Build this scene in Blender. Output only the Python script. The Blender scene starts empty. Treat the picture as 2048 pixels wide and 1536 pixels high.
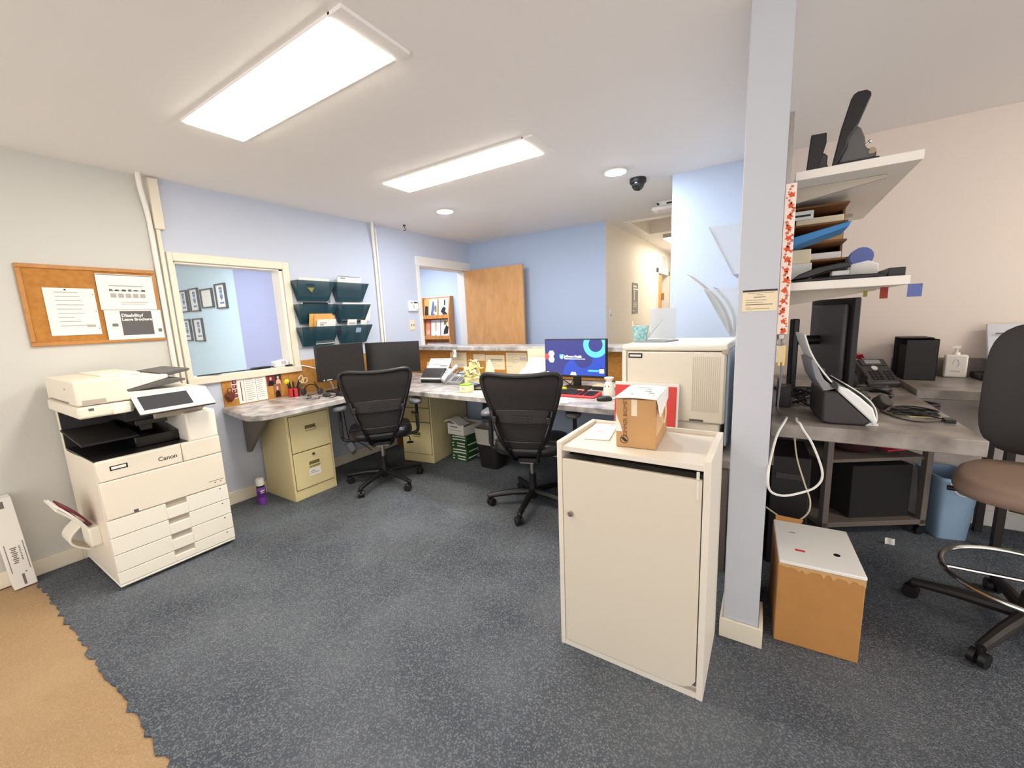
import bpy, bmesh, math, random
from mathutils import Matrix, Vector
random.seed(7)
PI = math.pi
R = math.radians
SC = bpy.context.scene
COL = SC.collection

# ------------------------------------------------------------------ camera
cd = bpy.data.cameras.new('camera')
cam = bpy.data.objects.new('camera', cd)
COL.objects.link(cam)
cd.sensor_fit = 'HORIZONTAL'
cd.sensor_width = 36.0
cd.lens = 812.7264 * 36.0 / 2048.0
cd.clip_start = 0.02
rx, ux, fx = Vector((0.844505701, 0.533954846, -0.041259463)), Vector((-0.05085, 0.156640979, 0.986345721)), Vector((-0.533127, 0.830876541, -0.159435804))
cam.matrix_world = Matrix(((rx.x, ux.x, -fx.x, 3.623688), (rx.y, ux.y, -fx.y, -4.671021), (rx.z, ux.z, -fx.z, 1.3948), (0, 0, 0, 1)))
SC.camera = cam

# ------------------------------------------------------------------ world and exposure
w = bpy.data.worlds.new('world')
SC.world = w
w.use_nodes = True
bg = w.node_tree.nodes['Background']
bg.inputs[0].default_value = (1.0, 0.965, 0.94, 1)
bg.inputs[1].default_value = 0.95
SC.view_settings.view_transform = 'Standard'
SC.view_settings.look = 'None'
SC.view_settings.gamma = 1.0
SC.view_settings.use_curve_mapping = False
SC.view_settings.exposure = 0.92
SC.cycles.max_bounces = 8
SC.cycles.diffuse_bounces = 5
SC.cycles.use_denoising = True
SC.cycles.sample_clamp_indirect = 6.0

TROFFER_POWER = 17.0
CAN_POWER = 150.0


def lamp(name, loc, sx, sy, power, color, rot=(0, 0, 0)):
    d = bpy.data.lights.new(name, 'AREA')
    d.shape = 'RECTANGLE'
    d.size = sx
    d.size_y = sy
    d.energy = power
    d.color = color
    o = bpy.data.objects.new(name, d)
    o.location = loc
    o.rotation_euler = rot
    COL.objects.link(o)
    return o


lamp('waiting_room_lamp', (-2.2, -3.3, 2.41), 1.2, 1.2, 24, (0.86, 0.95, 1.0))
lamp('passage_lamp', (-1.0, -0.55, 2.41), 0.8, 0.5, 20, (0.92, 0.96, 1.0))
lamp('hallway_lamp', (2.45, 2.6, 2.41), 0.4, 1.0, 9, (1.0, 0.93, 0.82))

# ------------------------------------------------------------------ materials


def lin(c):
    c = c / 255.0
    return c / 12.92 if c <= 0.04045 else ((c + 0.055) / 1.055) ** 2.4


def rgb(c):
    return (lin(c[0]), lin(c[1]), lin(c[2]), 1.0)


MATS = {}


def mat(name, c, rough=0.5, metal=0.0, var=0.0, scale=20.0, bump=0.0, bscale=200.0, spec=0.5, emit=0.0, alpha=1.0, trans=0.0, coat=0.0, c2=None, stretch=None):
    m = bpy.data.materials.new(name)
    m.use_nodes = True
    nt = m.node_tree
    b = nt.nodes['Principled BSDF']
    b.inputs['Base Color'].default_value = rgb(c)
    b.inputs['Roughness'].default_value = rough
    b.inputs['Metallic'].default_value = metal
    b.inputs['Specular IOR Level'].default_value = spec
    if coat:
        b.inputs['Coat Weight'].default_value = coat
    if emit:
        b.inputs['Emission Color'].default_value = rgb(c)
        b.inputs['Emission Strength'].default_value = emit
    if alpha < 1:
        b.inputs['Alpha'].default_value = alpha
    if trans:
        b.inputs['Transmission Weight'].default_value = trans
    if var or bump or c2:
        tc = nt.nodes.new('ShaderNodeTexCoord')
        src = tc.outputs['Object']
        if stretch:
            mp = nt.nodes.new('ShaderNodeMapping')
            mp.inputs['Scale'].default_value = stretch
            nt.links.new(src, mp.inputs[0])
            src = mp.outputs[0]
    if var or c2:
        n = nt.nodes.new('ShaderNodeTexNoise')
        n.inputs['Scale'].default_value = scale
        n.inputs['Detail'].default_value = 6
        nt.links.new(src, n.inputs['Vector'])
        rp = nt.nodes.new('ShaderNodeValToRGB')
        rp.color_ramp.elements[0].position = 0.32
        rp.color_ramp.elements[1].position = 0.68
        if c2:
            rp.color_ramp.elements[0].color = rgb(c2)
            rp.color_ramp.elements[1].color = rgb(c)
        else:
            rp.color_ramp.elements[0].color = rgb([max(0, q * (1 - var)) for q in c])
            rp.color_ramp.elements[1].color = rgb([min(255, q * (1 + var)) for q in c])
        nt.links.new(n.outputs['Fac'], rp.inputs[0])
        nt.links.new(rp.outputs[0], b.inputs['Base Color'])
    if bump:
        n2 = nt.nodes.new('ShaderNodeTexNoise')
        n2.inputs['Scale'].default_value = bscale
        n2.inputs['Detail'].default_value = 3
        nt.links.new(src, n2.inputs['Vector'])
        bp = nt.nodes.new('ShaderNodeBump')
        bp.inputs['Strength'].default_value = bump
        bp.inputs['Distance'].default_value = 0.004
        nt.links.new(n2.outputs['Fac'], bp.inputs['Height'])
        nt.links.new(bp.outputs[0], b.inputs['Normal'])
    MATS[name] = m
    return m


def carpet(name, c, c2, fleck, sc):
    m = mat(name, c, 0.95, spec=0.15)
    nt = m.node_tree
    b = nt.nodes['Principled BSDF']
    tc = nt.nodes.new('ShaderNodeTexCoord')
    v = nt.nodes.new('ShaderNodeTexVoronoi')
    v.inputs['Scale'].default_value = sc
    nt.links.new(tc.outputs['Object'], v.inputs['Vector'])
    n = nt.nodes.new('ShaderNodeTexNoise')
    n.inputs['Scale'].default_value = 2.2
    n.inputs['Detail'].default_value = 4
    nt.links.new(tc.outputs['Object'], n.inputs['Vector'])
    r1 = nt.nodes.new('ShaderNodeValToRGB')
    r1.color_ramp.elements[0].position = 0.35
    r1.color_ramp.elements[1].position = 0.7
    r1.color_ramp.elements[0].color = rgb(c)
    r1.color_ramp.elements[1].color = rgb(c2)
    nt.links.new(n.outputs['Fac'], r1.inputs[0])
    hs = nt.nodes.new('ShaderNodeSeparateColor')
    nt.links.new(v.outputs['Color'], hs.inputs[0])
    r2 = nt.nodes.new('ShaderNodeValToRGB')
    r2.color_ramp.elements[0].position = 0.55
    r2.color_ramp.elements[0].color = (0, 0, 0, 1)
    r2.color_ramp.elements[1].position = 0.95
    r2.color_ramp.elements[1].color = (0.55, 0.55, 0.55, 1)
    nt.links.new(hs.outputs[0], r2.inputs[0])
    mx = nt.nodes.new('ShaderNodeMix')
    mx.data_type = 'RGBA'
    nt.links.new(r2.outputs[0], mx.inputs[0])
    nt.links.new(r1.outputs[0], mx.inputs[6])
    mx.inputs[7].default_value = rgb(fleck)
    nt.links.new(mx.outputs[2], b.inputs['Base Color'])
    bp = nt.nodes.new('ShaderNodeBump')
    bp.inputs['Strength'].default_value = 0.7
    bp.inputs['Distance'].default_value = 0.006
    nt.links.new(v.outputs['Distance'], bp.inputs['Height'])
    bp.invert = True
    nt.links.new(bp.outputs[0], b.inputs['Normal'])
    return m


def wood(name, c, c2, rough=0.4, stretch=(14, 14, 1.2), sc=3.0):
    m = mat(name, c, rough)
    nt = m.node_tree
    b = nt.nodes['Principled BSDF']
    tc = nt.nodes.new('ShaderNodeTexCoord')
    mp = nt.nodes.new('ShaderNodeMapping')
    mp.inputs['Scale'].default_value = stretch
    nt.links.new(tc.outputs['Object'], mp.inputs[0])
    n = nt.nodes.new('ShaderNodeTexNoise')
    n.inputs['Scale'].default_value = sc
    n.inputs['Detail'].default_value = 8
    n.inputs['Distortion'].default_value = 0.6
    nt.links.new(mp.outputs[0], n.inputs['Vector'])
    rp = nt.nodes.new('ShaderNodeValToRGB')
    rp.color_ramp.elements[0].position = 0.3
    rp.color_ramp.elements[1].position = 0.72
    rp.color_ramp.elements[0].color = rgb(c2)
    rp.color_ramp.elements[1].color = rgb(c)
    nt.links.new(n.outputs['Fac'], rp.inputs[0])
    nt.links.new(rp.outputs[0], b.inputs['Base Color'])
    return m


def light_tint_split(name, c, c2, y):
    """one wall paint; warm and cool light put into its colour, changing at the pipe"""
    m = mat(name, c, 0.7, bump=0.08, bscale=260)
    nt = m.node_tree
    b = nt.nodes['Principled BSDF']
    tc = [n for n in nt.nodes if n.type == 'TEX_COORD'][0]
    sx = nt.nodes.new('ShaderNodeSeparateXYZ')
    nt.links.new(tc.outputs['Object'], sx.inputs[0])
    gt = nt.nodes.new('ShaderNodeMath')
    gt.operation = 'GREATER_THAN'
    gt.inputs[1].default_value = y
    nt.links.new(sx.outputs[1], gt.inputs[0])
    mx = nt.nodes.new('ShaderNodeMix')
    mx.data_type = 'RGBA'
    nt.links.new(gt.outputs[0], mx.inputs[0])
    mx.inputs[6].default_value = rgb(c)
    mx.inputs[7].default_value = rgb(c2)
    nt.links.new(mx.outputs[2], b.inputs['Base Color'])
    return m


M_wallA = light_tint_split('paint_tinted_warm_to_cool_light', (206, 206, 200), (200, 207, 222), -3.49)  # grey side tinted for warm light, blue side for cool, same paint
M_wallB = mat('paint_blue', (184, 200, 226), 0.7, bump=0.08, bscale=260)
M_wallL = mat('paint_pale_blue', (200, 214, 236), 0.7, bump=0.08, bscale=260)
M_wing = mat('paint_blue_grey', (196, 200, 208), 0.6, bump=0.08, bscale=260)
M_cream = mat('paint_cream', (236, 222, 211), 0.7, bump=0.1, bscale=260)
M_hall = mat('paint_warm_cream', (242, 235, 224), 0.6)
M_cyan = mat('paint_ice_blue', (206, 232, 246), 0.7)
M_lav = mat('paint_lavender', (168, 174, 218), 0.7)
M_ceil = mat('ceiling_paint', (240, 237, 234), 0.8, bump=0.06, bscale=120)
M_trim = mat('trim_white', (238, 234, 226), 0.4)
M_trimw = mat('trim_cream', (234, 225, 206), 0.45)
M_base = mat('baseboard_grey', (205, 198, 190), 0.5)
M_navy = carpet('carpet_navy', (76, 81, 89), (100, 105, 112), (146, 150, 154), 210)
M_beige = carpet('carpet_beige', (176, 145, 108), (188, 158, 120), (198, 171, 137), 260)
M_woodfloor = mat('floor_tan', (190, 168, 140), 0.6, var=0.06)
M_lam = mat('laminate_grey', (214, 208, 206), 0.28, c2=(128, 124, 122), scale=11, stretch=(1.0, 1.0, 1.0))
M_lamd = mat('laminate_dark', (166, 158, 150), 0.32, c2=(112, 104, 98), scale=9)
M_cork = mat('cork', (200, 146, 74), 0.9, c2=(178, 122, 54), scale=60, bump=0.2)
M_corkb = mat('cork_board', (190, 132, 62), 0.85, c2=(172, 114, 48), scale=35)
M_oakframe = wood('oak_frame', (196, 138, 70), (178, 120, 56), 0.4, (6, 6, 6))
M_door = wood('birch_door', (222, 170, 112), (208, 152, 94), 0.4, (5, 5, 1.6))
M_rackwood = wood('rack_wood', (224, 160, 92), (198, 130, 64), 0.4, (8, 8, 1))
M_mfp = mat('printer_cream', (240, 230, 212), 0.45)
M_mfpl = mat('printer_light', (246, 240, 226), 0.4)
M_mfpd = mat('printer_seam', (120, 112, 102), 0.6)
M_mfpg = mat('printer_recess', (186, 176, 162), 0.6)
M_blk = mat('black_plastic', (24, 22, 24), 0.4)
M_blk2 = mat('black_soft', (30, 27, 28), 0.6)
M_char = mat('charcoal', (54, 50, 50), 0.5)
M_dgrey = mat('dark_grey', (92, 90, 90), 0.45)
M_mgrey = mat('mid_grey', (142, 142, 144), 0.4)
M_lgrey = mat('light_grey', (198, 198, 200), 0.4)
M_scr = mat('screen_dark', (58, 60, 66), 0.15, spec=0.7)
M_scr2 = mat('monitor_off', (34, 31, 31), 0.35)
M_paper = mat('paper_white', (242, 239, 233), 0.8)
M_paperc = mat('paper_cream', (238, 222, 190), 0.8)
M_ink = mat('ink', (120, 116, 114), 0.9)
M_inkd = mat('ink_dark', (52, 50, 52), 0.9)
M_lines = mat('ink_pale', (176, 172, 168), 0.9)
M_file = mat('file_cream', (228, 212, 160), 0.42)
M_filed = mat('file_seam', (110, 98, 66), 0.6)
M_chrome = mat('chrome', (205, 203, 198), 0.18, 1.0)
M_steel = mat('steel', (170, 166, 160), 0.35, 1.0)
M_brass = mat('brass', (196, 160, 90), 0.3, 1.0)
M_lthr = mat('black_leather', (26, 24, 26), 0.32, bump=0.15, bscale=120, coat=0.15)
M_mesh = mat('chair_mesh', (40, 36, 36), 0.75, bump=0.5, bscale=500)
M_blkgl = mat('black_gloss', (16, 15, 16), 0.18)
M_arm = mat('arm_pad', (96, 96, 102), 0.45)
M_cab = mat('cabinet_melamine', (222, 212, 194), 0.5)
M_cabt = mat('cabinet_edge', (232, 224, 210), 0.5)
M_cabin = mat('cabinet_dark', (30, 28, 26), 0.9)
M_card = mat('cardboard', (190, 136, 76), 0.85, var=0.015, scale=12)
M_card2 = mat('cardboard_light', (196, 152, 102), 0.8, var=0.03, scale=10)
M_smoke = mat('smoked_plastic', (36, 76, 90), 0.15, alpha=0.7)
M_clear = mat('clear_acrylic', (226, 234, 240), 0.08, alpha=0.32)
M_clrback = mat('frosted_acrylic', (214, 220, 228), 0.3, alpha=0.7)
M_glass = mat('window_glass', (235, 245, 250), 0.02, alpha=0.06)
M_red = mat('red', (222, 70, 62), 0.55)
M_redk = mat('keyboard_red', (214, 58, 60), 0.45)
M_pink = mat('pink', (200, 50, 80), 0.6)
M_maroon = mat('maroon', (122, 30, 52), 0.6)
M_yel = mat('yellow', (232, 226, 40), 0.5)
M_pale = mat('pale_yellow', (246, 240, 188), 0.8, var=0.03, scale=30)
M_lime = mat('lime', (150, 190, 60), 0.6)
M_green = mat('box_green', (40, 84, 40), 0.6)
M_purp = mat('purple', (124, 66, 168), 0.35)
M_whitep = mat('white_plastic', (240, 240, 238), 0.35)
M_liner = mat('bin_liner', (214, 208, 196), 0.3, alpha=0.8, bump=0.6, bscale=25)
M_blue = mat('tray_blue', (52, 128, 190), 0.5)
M_bin = mat('bin_blue', (150, 178, 206), 0.45)
M_navyp = mat('navy_ceramic', (24, 30, 70), 0.3)
M_teal = mat('teal_pattern', (190, 226, 226), 0.5, c2=(88, 160, 170), scale=60)
M_manila = mat('manila', (222, 172, 100), 0.8)
M_flor = mat('floral', (246, 230, 220), 0.8)
M_brown = mat('brown_wood', (128, 84, 42), 0.6, var=0.12, scale=8)
M_taupe = mat('cart_taupe', (112, 102, 94), 0.55)
M_seat2 = mat('stool_vinyl', (150, 126, 110), 0.5)
M_stoolb = mat('stool_black', (38, 32, 30), 0.55)
M_cer = mat('ceramic', (240, 234, 226), 0.35)
M_gold = mat('photo_warm', (150, 100, 74), 0.7)
M_skin = mat('photo_skin', (226, 178, 150), 0.8)
M_bluel = mat('logo_blue', (74, 122, 180), 0.7)
M_bluep = mat('photo_blue', (96, 110, 170), 0.7)
M_orn = mat('ornament_brown', (122, 62, 40), 0.7, c2=(80, 30, 20), scale=60)
M_dome = mat('dome_glass', (14, 14, 16), 0.06, spec=0.8)
M_silver = mat('silver_plastic', (206, 208, 214), 0.3)
M_olive = mat('olive', (140, 130, 50), 0.7)
M_screenblue = mat('screen_blue', (40, 66, 160), 0.4, emit=0.55)
M_screennavy = mat('screen_navy', (48, 52, 112), 0.4, emit=0.5)
M_screensky = mat('screen_sky', (76, 160, 236), 0.4, emit=0.8)
M_screenwhite = mat('screen_white', (250, 250, 252), 0.4, emit=0.9)
M_screenred = mat('screen_red', (220, 60, 70), 0.4, emit=0.7)
M_troff = mat('light_diffuser', (255, 245, 226), 0.5, emit=TROFFER_POWER)
M_can = mat('can_light', (226, 238, 255), 0.5, emit=CAN_POWER)
M_hl = mat('hall_light', (255, 246, 226), 0.5, emit=4.0)

# ------------------------------------------------------------------ mesh helpers


class MB:
    def __init__(s):
        s.v, s.f, s.m = [], [], []

    def add(s, vs, fs, mi=0, X=None):
        o = len(s.v)
        for p in vs:
            s.v.append((X @ Vector(p)) if X is not None else Vector(p))
        for f in fs:
            s.f.append([o + i for i in f])
            s.m.append(mi)
        return s

    def box(s, a, b, mi=0, X=None):
        x0, y0, z0 = a
        x1, y1, z1 = b
        if x0 > x1: x0, x1 = x1, x0
        if y0 > y1: y0, y1 = y1, y0
        if z0 > z1: z0, z1 = z1, z0
        vs = [(x0, y0, z0), (x1, y0, z0), (x1, y1, z0), (x0, y1, z0), (x0, y0, z1), (x1, y0, z1), (x1, y1, z1), (x0, y1, z1)]
        return s.add(vs, [(3, 2, 1, 0), (4, 5, 6, 7), (0, 1, 5, 4), (1, 2, 6, 5), (2, 3, 7, 6), (3, 0, 4, 7)], mi, X)

    def prism(s, poly, ax, a, b, mi=0, X=None):
        def pt(p, t):
            return {'x': (t, p[0], p[1]), 'y': (p[0], t, p[1]), 'z': (p[0], p[1], t)}[ax]
        n = len(poly)
        vs = [pt(p, a) for p in poly] + [pt(p, b) for p in poly]
        fs = [list(range(n))[::-1], list(range(n, 2 * n))]
        for i in range(n):
            j = (i + 1) % n
            fs.append([i, j, n + j, n + i])
        return s.add(vs, fs, mi, X)

    def rings(s, rs, mi=0, X=None, cap=True, closed=True):
        n = len(rs[0])
        vs = [p for r in rs for p in r]
        fs = []
        for k in range(len(rs) - 1):
            for i in range(n if closed else n - 1):
                j = (i + 1) % n
                fs.append([k * n + i, k * n + j, (k + 1) * n + j, (k + 1) * n + i])
        if cap and closed:
            fs.append(list(range(n))[::-1])
            fs.append([(len(rs) - 1) * n + i for i in range(n)])
        return s.add(vs, fs, mi, X)

    def cyl(s, p0, p1, r0, r1=None, n=16, mi=0, X=None, cap=True):
        r1 = r0 if r1 is None else r1
        p0, p1 = Vector(p0), Vector(p1)
        d = (p1 - p0).normalized()
        a = d.cross(Vector((0, 0, 1)) if abs(d.z) < 0.9 else Vector((1, 0, 0))).normalized()
        b = d.cross(a)
        rs = []
        for p, r in ((p0, r0), (p1, r1)):
            rs.append([p + a * (r * math.cos(2 * PI * i / n)) + b * (r * math.sin(2 * PI * i / n)) for i in range(n)])
        return s.rings(rs, mi, X, cap)

    def lathe(s, prof, c=(0, 0, 0), n=24, mi=0, X=None, sx=1.0, sy=1.0):
        rs = [[(c[0] + sx * max(r, 1e-4) * math.cos(2 * PI * i / n), c[1] + sy * max(r, 1e-4) * math.sin(2 * PI * i / n), c[2] + z) for i in range(n)] for r, z in prof]
        return s.rings(rs, mi, X)

    def tube(s, pts, r, n=8, mi=0, closed=False, X=None, flat=1.0, up=None):
        P = [Vector(p) for p in pts]
        m = len(P)
        rs = []
        prev = None
        for i in range(m):
            if closed:
                t = (P[(i + 1) % m] - P[i - 1]).normalized()
            else:
                t = (P[min(i + 1, m - 1)] - P[max(i - 1, 0)]).normalized()
            if up is not None:
                a = Vector(up)
                a = (a - t * a.dot(t)).normalized()
            elif prev is None:
                a = t.cross(Vector((0, 0, 1)) if abs(t.z) < 0.9 else Vector((1, 0, 0))).normalized()
            else:
                a = (prev - t * prev.dot(t)).normalized()
            prev = a
            b = t.cross(a)
            rr = r[i] if isinstance(r, (list, tuple)) else r
            rs.append([P[i] + a * (rr * flat * math.cos(2 * PI * k / n)) + b * (rr * math.sin(2 * PI * k / n)) for k in range(n)])
        if closed:
            rs.append(rs[0])
            return s.rings(rs, mi, X, cap=False)
        return s.rings(rs, mi, X)

    def ball(s, c, rx, ry=None, rz=None, n=16, mi=0, X=None):
        ry = rx if ry is None else ry
        rz = rx if rz is None else rz
        rs = []
        k = max(6, n // 2)
        for j in range(k + 1):
            t = PI * j / k
            q = max(math.sin(t), 1e-3)
            rs.append([(c[0] + rx * q * math.cos(2 * PI * i / n), c[1] + ry * q * math.sin(2 * PI * i / n), c[2] - rz * math.cos(t)) for i in range(n)])
        return s.rings(rs, mi, X)

    def sheet(s, fn, nu, nv, th, mi=0, X=None):
        """thin curved slab: fn(u,v)->(point); thickness along the normal"""
        g = [[Vector(fn(i / nu, j / nv)) for j in range(nv + 1)] for i in range(nu + 1)]
        vs, N = [], (nu + 1) * (nv + 1)
        top, bot = [], []
        for i in range(nu + 1):
            for j in range(nv + 1):
                du = g[min(i + 1, nu)][j] - g[max(i - 1, 0)][j]
                dv = g[i][min(j + 1, nv)] - g[i][max(j - 1, 0)]
                nn = du.cross(dv).normalized() * (th / 2)
                top.append(g[i][j] + nn)
                bot.append(g[i][j] - nn)
        vs = top + bot
        fs = []
        q = nv + 1
        for i in range(nu):
            for j in range(nv):
                a, b, c, d = i * q + j, (i + 1) * q + j, (i + 1) * q + j + 1, i * q + j + 1
                fs.append([a, b, c, d])
                fs.append([N + d, N + c, N + b, N + a])
        for j in range(nv):
            fs.append([j, j + 1, N + j + 1, N + j])
            k = nu * q + j
            fs.append([k + 1, k, N + k, N + k + 1])
        for i in range(nu):
            a, b = i * q, (i + 1) * q
            fs.append([b, a, N + a, N + b])
            a, b = i * q + nv, (i + 1) * q + nv
            fs.append([a, b, N + b, N + a])
        return s.add(vs, fs, mi, X)

    def build(s, name, ms, parent=None, bevel=0.0, smooth=35, seg=2):
        me = bpy.data.meshes.new(name)
        me.from_pydata([tuple(v) for v in s.v], [], s.f)
        if not isinstance(ms, (list, tuple)):
            ms = [ms]
        for m in ms:
            me.materials.append(m)
        me.polygons.foreach_set('material_index', s.m)
        bm = bmesh.new()
        bm.from_mesh(me)
        bmesh.ops.recalc_face_normals(bm, faces=bm.faces)
        bm.to_mesh(me)
        bm.free()
        if smooth:
            me.polygons.foreach_set('use_smooth', [True] * len(me.polygons))
            me.set_sharp_from_angle(angle=R(smooth))
        o = bpy.data.objects.new(name, me)
        COL.objects.link(o)
        if parent is not None:
            o.parent = parent
        if bevel:
            md = o.modifiers.new('bevel', 'BEVEL')
            md.width = bevel
            md.segments = seg
            md.limit_method = 'ANGLE'
            md.angle_limit = R(40)
            md.harden_normals = False
        return o


def tag(o, label, cat, group=None):
    o['label'] = label
    o['category'] = cat
    if group:
        o['group'] = group
    return o


def thing(name, label, cat, loc=(0, 0, 0), rotz=0.0, group=None, rot=None):
    o = bpy.data.objects.new(name, None)
    o.empty_display_size = 0.05
    COL.objects.link(o)
    o.location = loc
    o.rotation_euler = rot if rot else (0, 0, rotz)
    return tag(o, label, cat, group)


def solo(name, mb, ms, label, cat, loc=(0, 0, 0), rotz=0.0, group=None, bevel=0.0, rot=None, smooth=35):
    o = mb.build(name, ms, None, bevel, smooth)
    o.location = loc
    o.rotation_euler = rot if rot else (0, 0, rotz)
    return tag(o, label, cat, group)


def struct(name, mb, ms, bevel=0.0, parent=None, smooth=35):
    o = mb.build(name, ms, parent, bevel, smooth)
    if parent is None:
        o['kind'] = 'structure'
    return o


def dup(root, loc=None, rotz=None, label=None, group=None):
    def cp(o, par):
        c = o.copy()
        COL.objects.link(c)
        c.parent = par
        for ch in list(o.children):
            cp(ch, c)
        return c
    r = cp(root, None)
    if loc is not None: r.location = loc
    if rotz is not None: r.rotation_euler = (0, 0, rotz)
    if label: r['label'] = label
    if group: r['group'] = group
    return r


def frame(o, right, up):
    r, u = Vector(right).normalized(), Vector(up).normalized()
    n = r.cross(u)
    return Matrix(((r.x, u.x, n.x, o[0]), (r.y, u.y, n.y, o[1]), (r.z, u.z, n.z, o[2]), (0, 0, 0, 1)))


def text(parent, s, size, X, m, name='lettering', align='CENTER', bold=0.0):
    c = bpy.data.curves.new(name, 'FONT')
    c.body = s
    c.size = size
    c.align_x = align
    c.align_y = 'CENTER'
    c.extrude = 0.0004
    c.offset = bold
    c.resolution_u = 3
    t = bpy.data.objects.new(name, c)
    COL.objects.link(t)
    dg = bpy.context.evaluated_depsgraph_get()
    me = bpy.data.meshes.new_from_object(t.evaluated_get(dg))
    me.transform(X)
    me.materials.clear()
    me.materials.append(m)
    bpy.data.objects.remove(t)
    o = bpy.data.objects.new(name, me)
    COL.objects.link(o)
    o.parent = parent
    return o


def paper_mb(w, h, lines=(), th=0.0012, dark=()):
    """sheet in local XY, z up, centred; lines = (x0,y0,x1,y1) fractions, material 1; dark -> material 2"""
    mb = MB().box((-w / 2, -h / 2, 0), (w / 2, h / 2, th))
    for k, L in ((1, lines), (2, dark)):
        for (a, b, c, d) in L:
            mb.box((-w / 2 + a * w, -h / 2 + b * h, th), (-w / 2 + c * w, -h / 2 + d * h, th + 0.0004), k)
    return mb


def rows(x0, x1, y0, y1, n, fill=0.4, seed=1):
    rd = random.Random(seed)
    out = []
    st = (y1 - y0) / n
    for i in range(n):
        e = x0 + (x1 - x0) * (0.55 + 0.45 * rd.random())
        out.append((x0, y1 - (i + 1) * st + st * (1 - fill), e, y1 - i * st))
    return out


def paper(name, label, cat, o, right, up, w, h, lines=(), dark=(), ms=None, group=None, th=0.0012, tilt=0.0):
    mb = paper_mb(w, h, lines, th, dark)
    X = frame(o, right, up) @ Matrix.Rotation(tilt, 4, 'Z')
    ob = mb.build(name, ms or [M_paper, M_ink, M_inkd], None, 0, 0)
    ob.matrix_world = X
    return tag(ob, label, cat, group)


def smoothpath(pts, k=6):
    P = [Vector(p) for p in pts]
    out = []
    for i in range(len(P) - 1):
        p0, p1, p2, p3 = P[max(i - 1, 0)], P[i], P[i + 1], P[min(i + 2, len(P) - 1)]
        for j in range(k):
            t = j / k
            out.append(0.5 * ((2 * p1) + (-p0 + p2) * t + (2 * p0 - 5 * p1 + 4 * p2 - p3) * t * t + (-p0 + 3 * p1 - 3 * p2 + p3) * t ** 3))
    out.append(P[-1])
    return out


def cord(name, label, pts, r, m, cat='cable', group=None):
    return solo(name, MB().tube(smoothpath(pts), r, 6), m, label, cat, group=group)


# ------------------------------------------------------------------ room shell
CH = 2.44
struct('floor', MB().box((-6, -6.4, -0.1), (7.2, 5.2, -0.006)), M_beige)
rd = random.Random(3)
edge = []
x = 0.0
while x < 7.2:
    edge.append((x, -4.362 + rd.uniform(-0.012, 0.012)))
    x += 0.03
poly = edge + [(7.2, -4.36), (7.2, 5.2), (0.0, 5.2)]
struct('floor', MB().prism(poly, 'z', -0.02, 0.0), M_navy, smooth=0)
# ceiling with the attic hatch opening
hx0, hx1, hy0, hy1 = 2.17, 2.86, 0.26, 1.14
cb = MB()
cb.box((-6, -6.4, CH), (hx0, 5.2, CH + 0.08)).box((hx1, -6.4, CH), (7.2, 5.2, CH + 0.08)).box((hx0, -6.4, CH), (hx1, hy0, CH + 0.08)).box((hx0, hy1, CH), (hx1, 5.2, CH + 0.08))
struct('ceiling', cb, M_ceil)
hb = MB()
hb.box((hx0 - 0.02, hy0 - 0.02, CH + 0.08), (hx1 + 0.02, hy1 + 0.02, CH + 0.32))
hb2 = MB()
for (a, b) in (((hx0, hy0, CH), (hx0 + 0.012, hy1, CH + 0.3)), ((hx1 - 0.012, hy0, CH), (hx1, hy1, CH + 0.3)), ((hx0, hy0, CH), (hx1, hy0 + 0.012, CH + 0.3)), ((hx0, hy1 - 0.012, CH), (hx1, hy1, CH + 0.3)), ((hx0, hy0, CH + 0.29), (hx1, hy1, CH + 0.3))):
    hb2.box(a, b)
struct('ceiling', hb2, M_hall)
ht = MB()
t = 0.055
ht.box((hx0 - t, hy0 - t, CH - 0.014), (hx0 + 0.01, hy1 + t, CH + 0.002)).box((hx1 - 0.01, hy0 - t, CH - 0.014), (hx1 + t, hy1 + t, CH + 0.002)).box((hx0, hy0 - t, CH - 0.014), (hx1, hy0 + 0.01, CH + 0.002)).box((hx0, hy1 - 0.01, CH - 0.014), (hx1, hy1 + t, CH + 0.002))
struct('trim_1', ht, M_trim, 0.004)
# left wall with pass-through window and doorway
WY0, WY1, WZ0, WZ1 = -3.425, -2.65, 1.045, 1.895
DY0, DY1, DZ = -1.0, -0.115, 2.07
wl = MB()
wl.box((-0.12, -6.4, 0), (0, WY0, CH)).box((-0.12, WY0, 0), (0, WY1, WZ0)).box((-0.12, WY0, WZ1), (0, WY1, CH))
wl.box((-0.12, WY1, 0), (0, DY0, CH)).box((-0.12, DY0, DZ), (0, DY1, CH)).box((-0.12, DY1, 0), (0, 0.12, CH))
struct('wall_left', wl, M_wallA)
struct('wall_back', MB().box((0, 0, 0), (1.9745, 0.12, CH)), M_wallB)
hl = MB()
hl.box((1.86, 0.12, 0), (1.975, 2.52, CH)).box((1.9746, 0.0005, 0), (1.9758, 0.13, CH)).box((1.86, 3.3, 0), (1.975, 5.2, CH)).box((1.86, 2.52, 2.04), (1.975, 3.3, CH))
struct('wall_hall', hl, M_hall)
struct('wall_hall_end', MB().box((1.86, 4.6, 0), (3.1, 4.7, CH)), M_hall)
struct('wall_hall_side', MB().box((2.914, -1.02, 0), (3.03, 4.7, CH)), M_hall)
struct('wall_front', MB().box((2.914, -1.14, 0), (3.51, -1.02, CH)), M_wallL)
struct('wall_right', MB().box((3.51, -1.12, 0), (7.2, -1.0, CH)), M_cream)
struct('wall_wing', MB().box((3.508, -2.883, 0), (3.638, -1.115, CH)), M_wing, 0.004)
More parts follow.
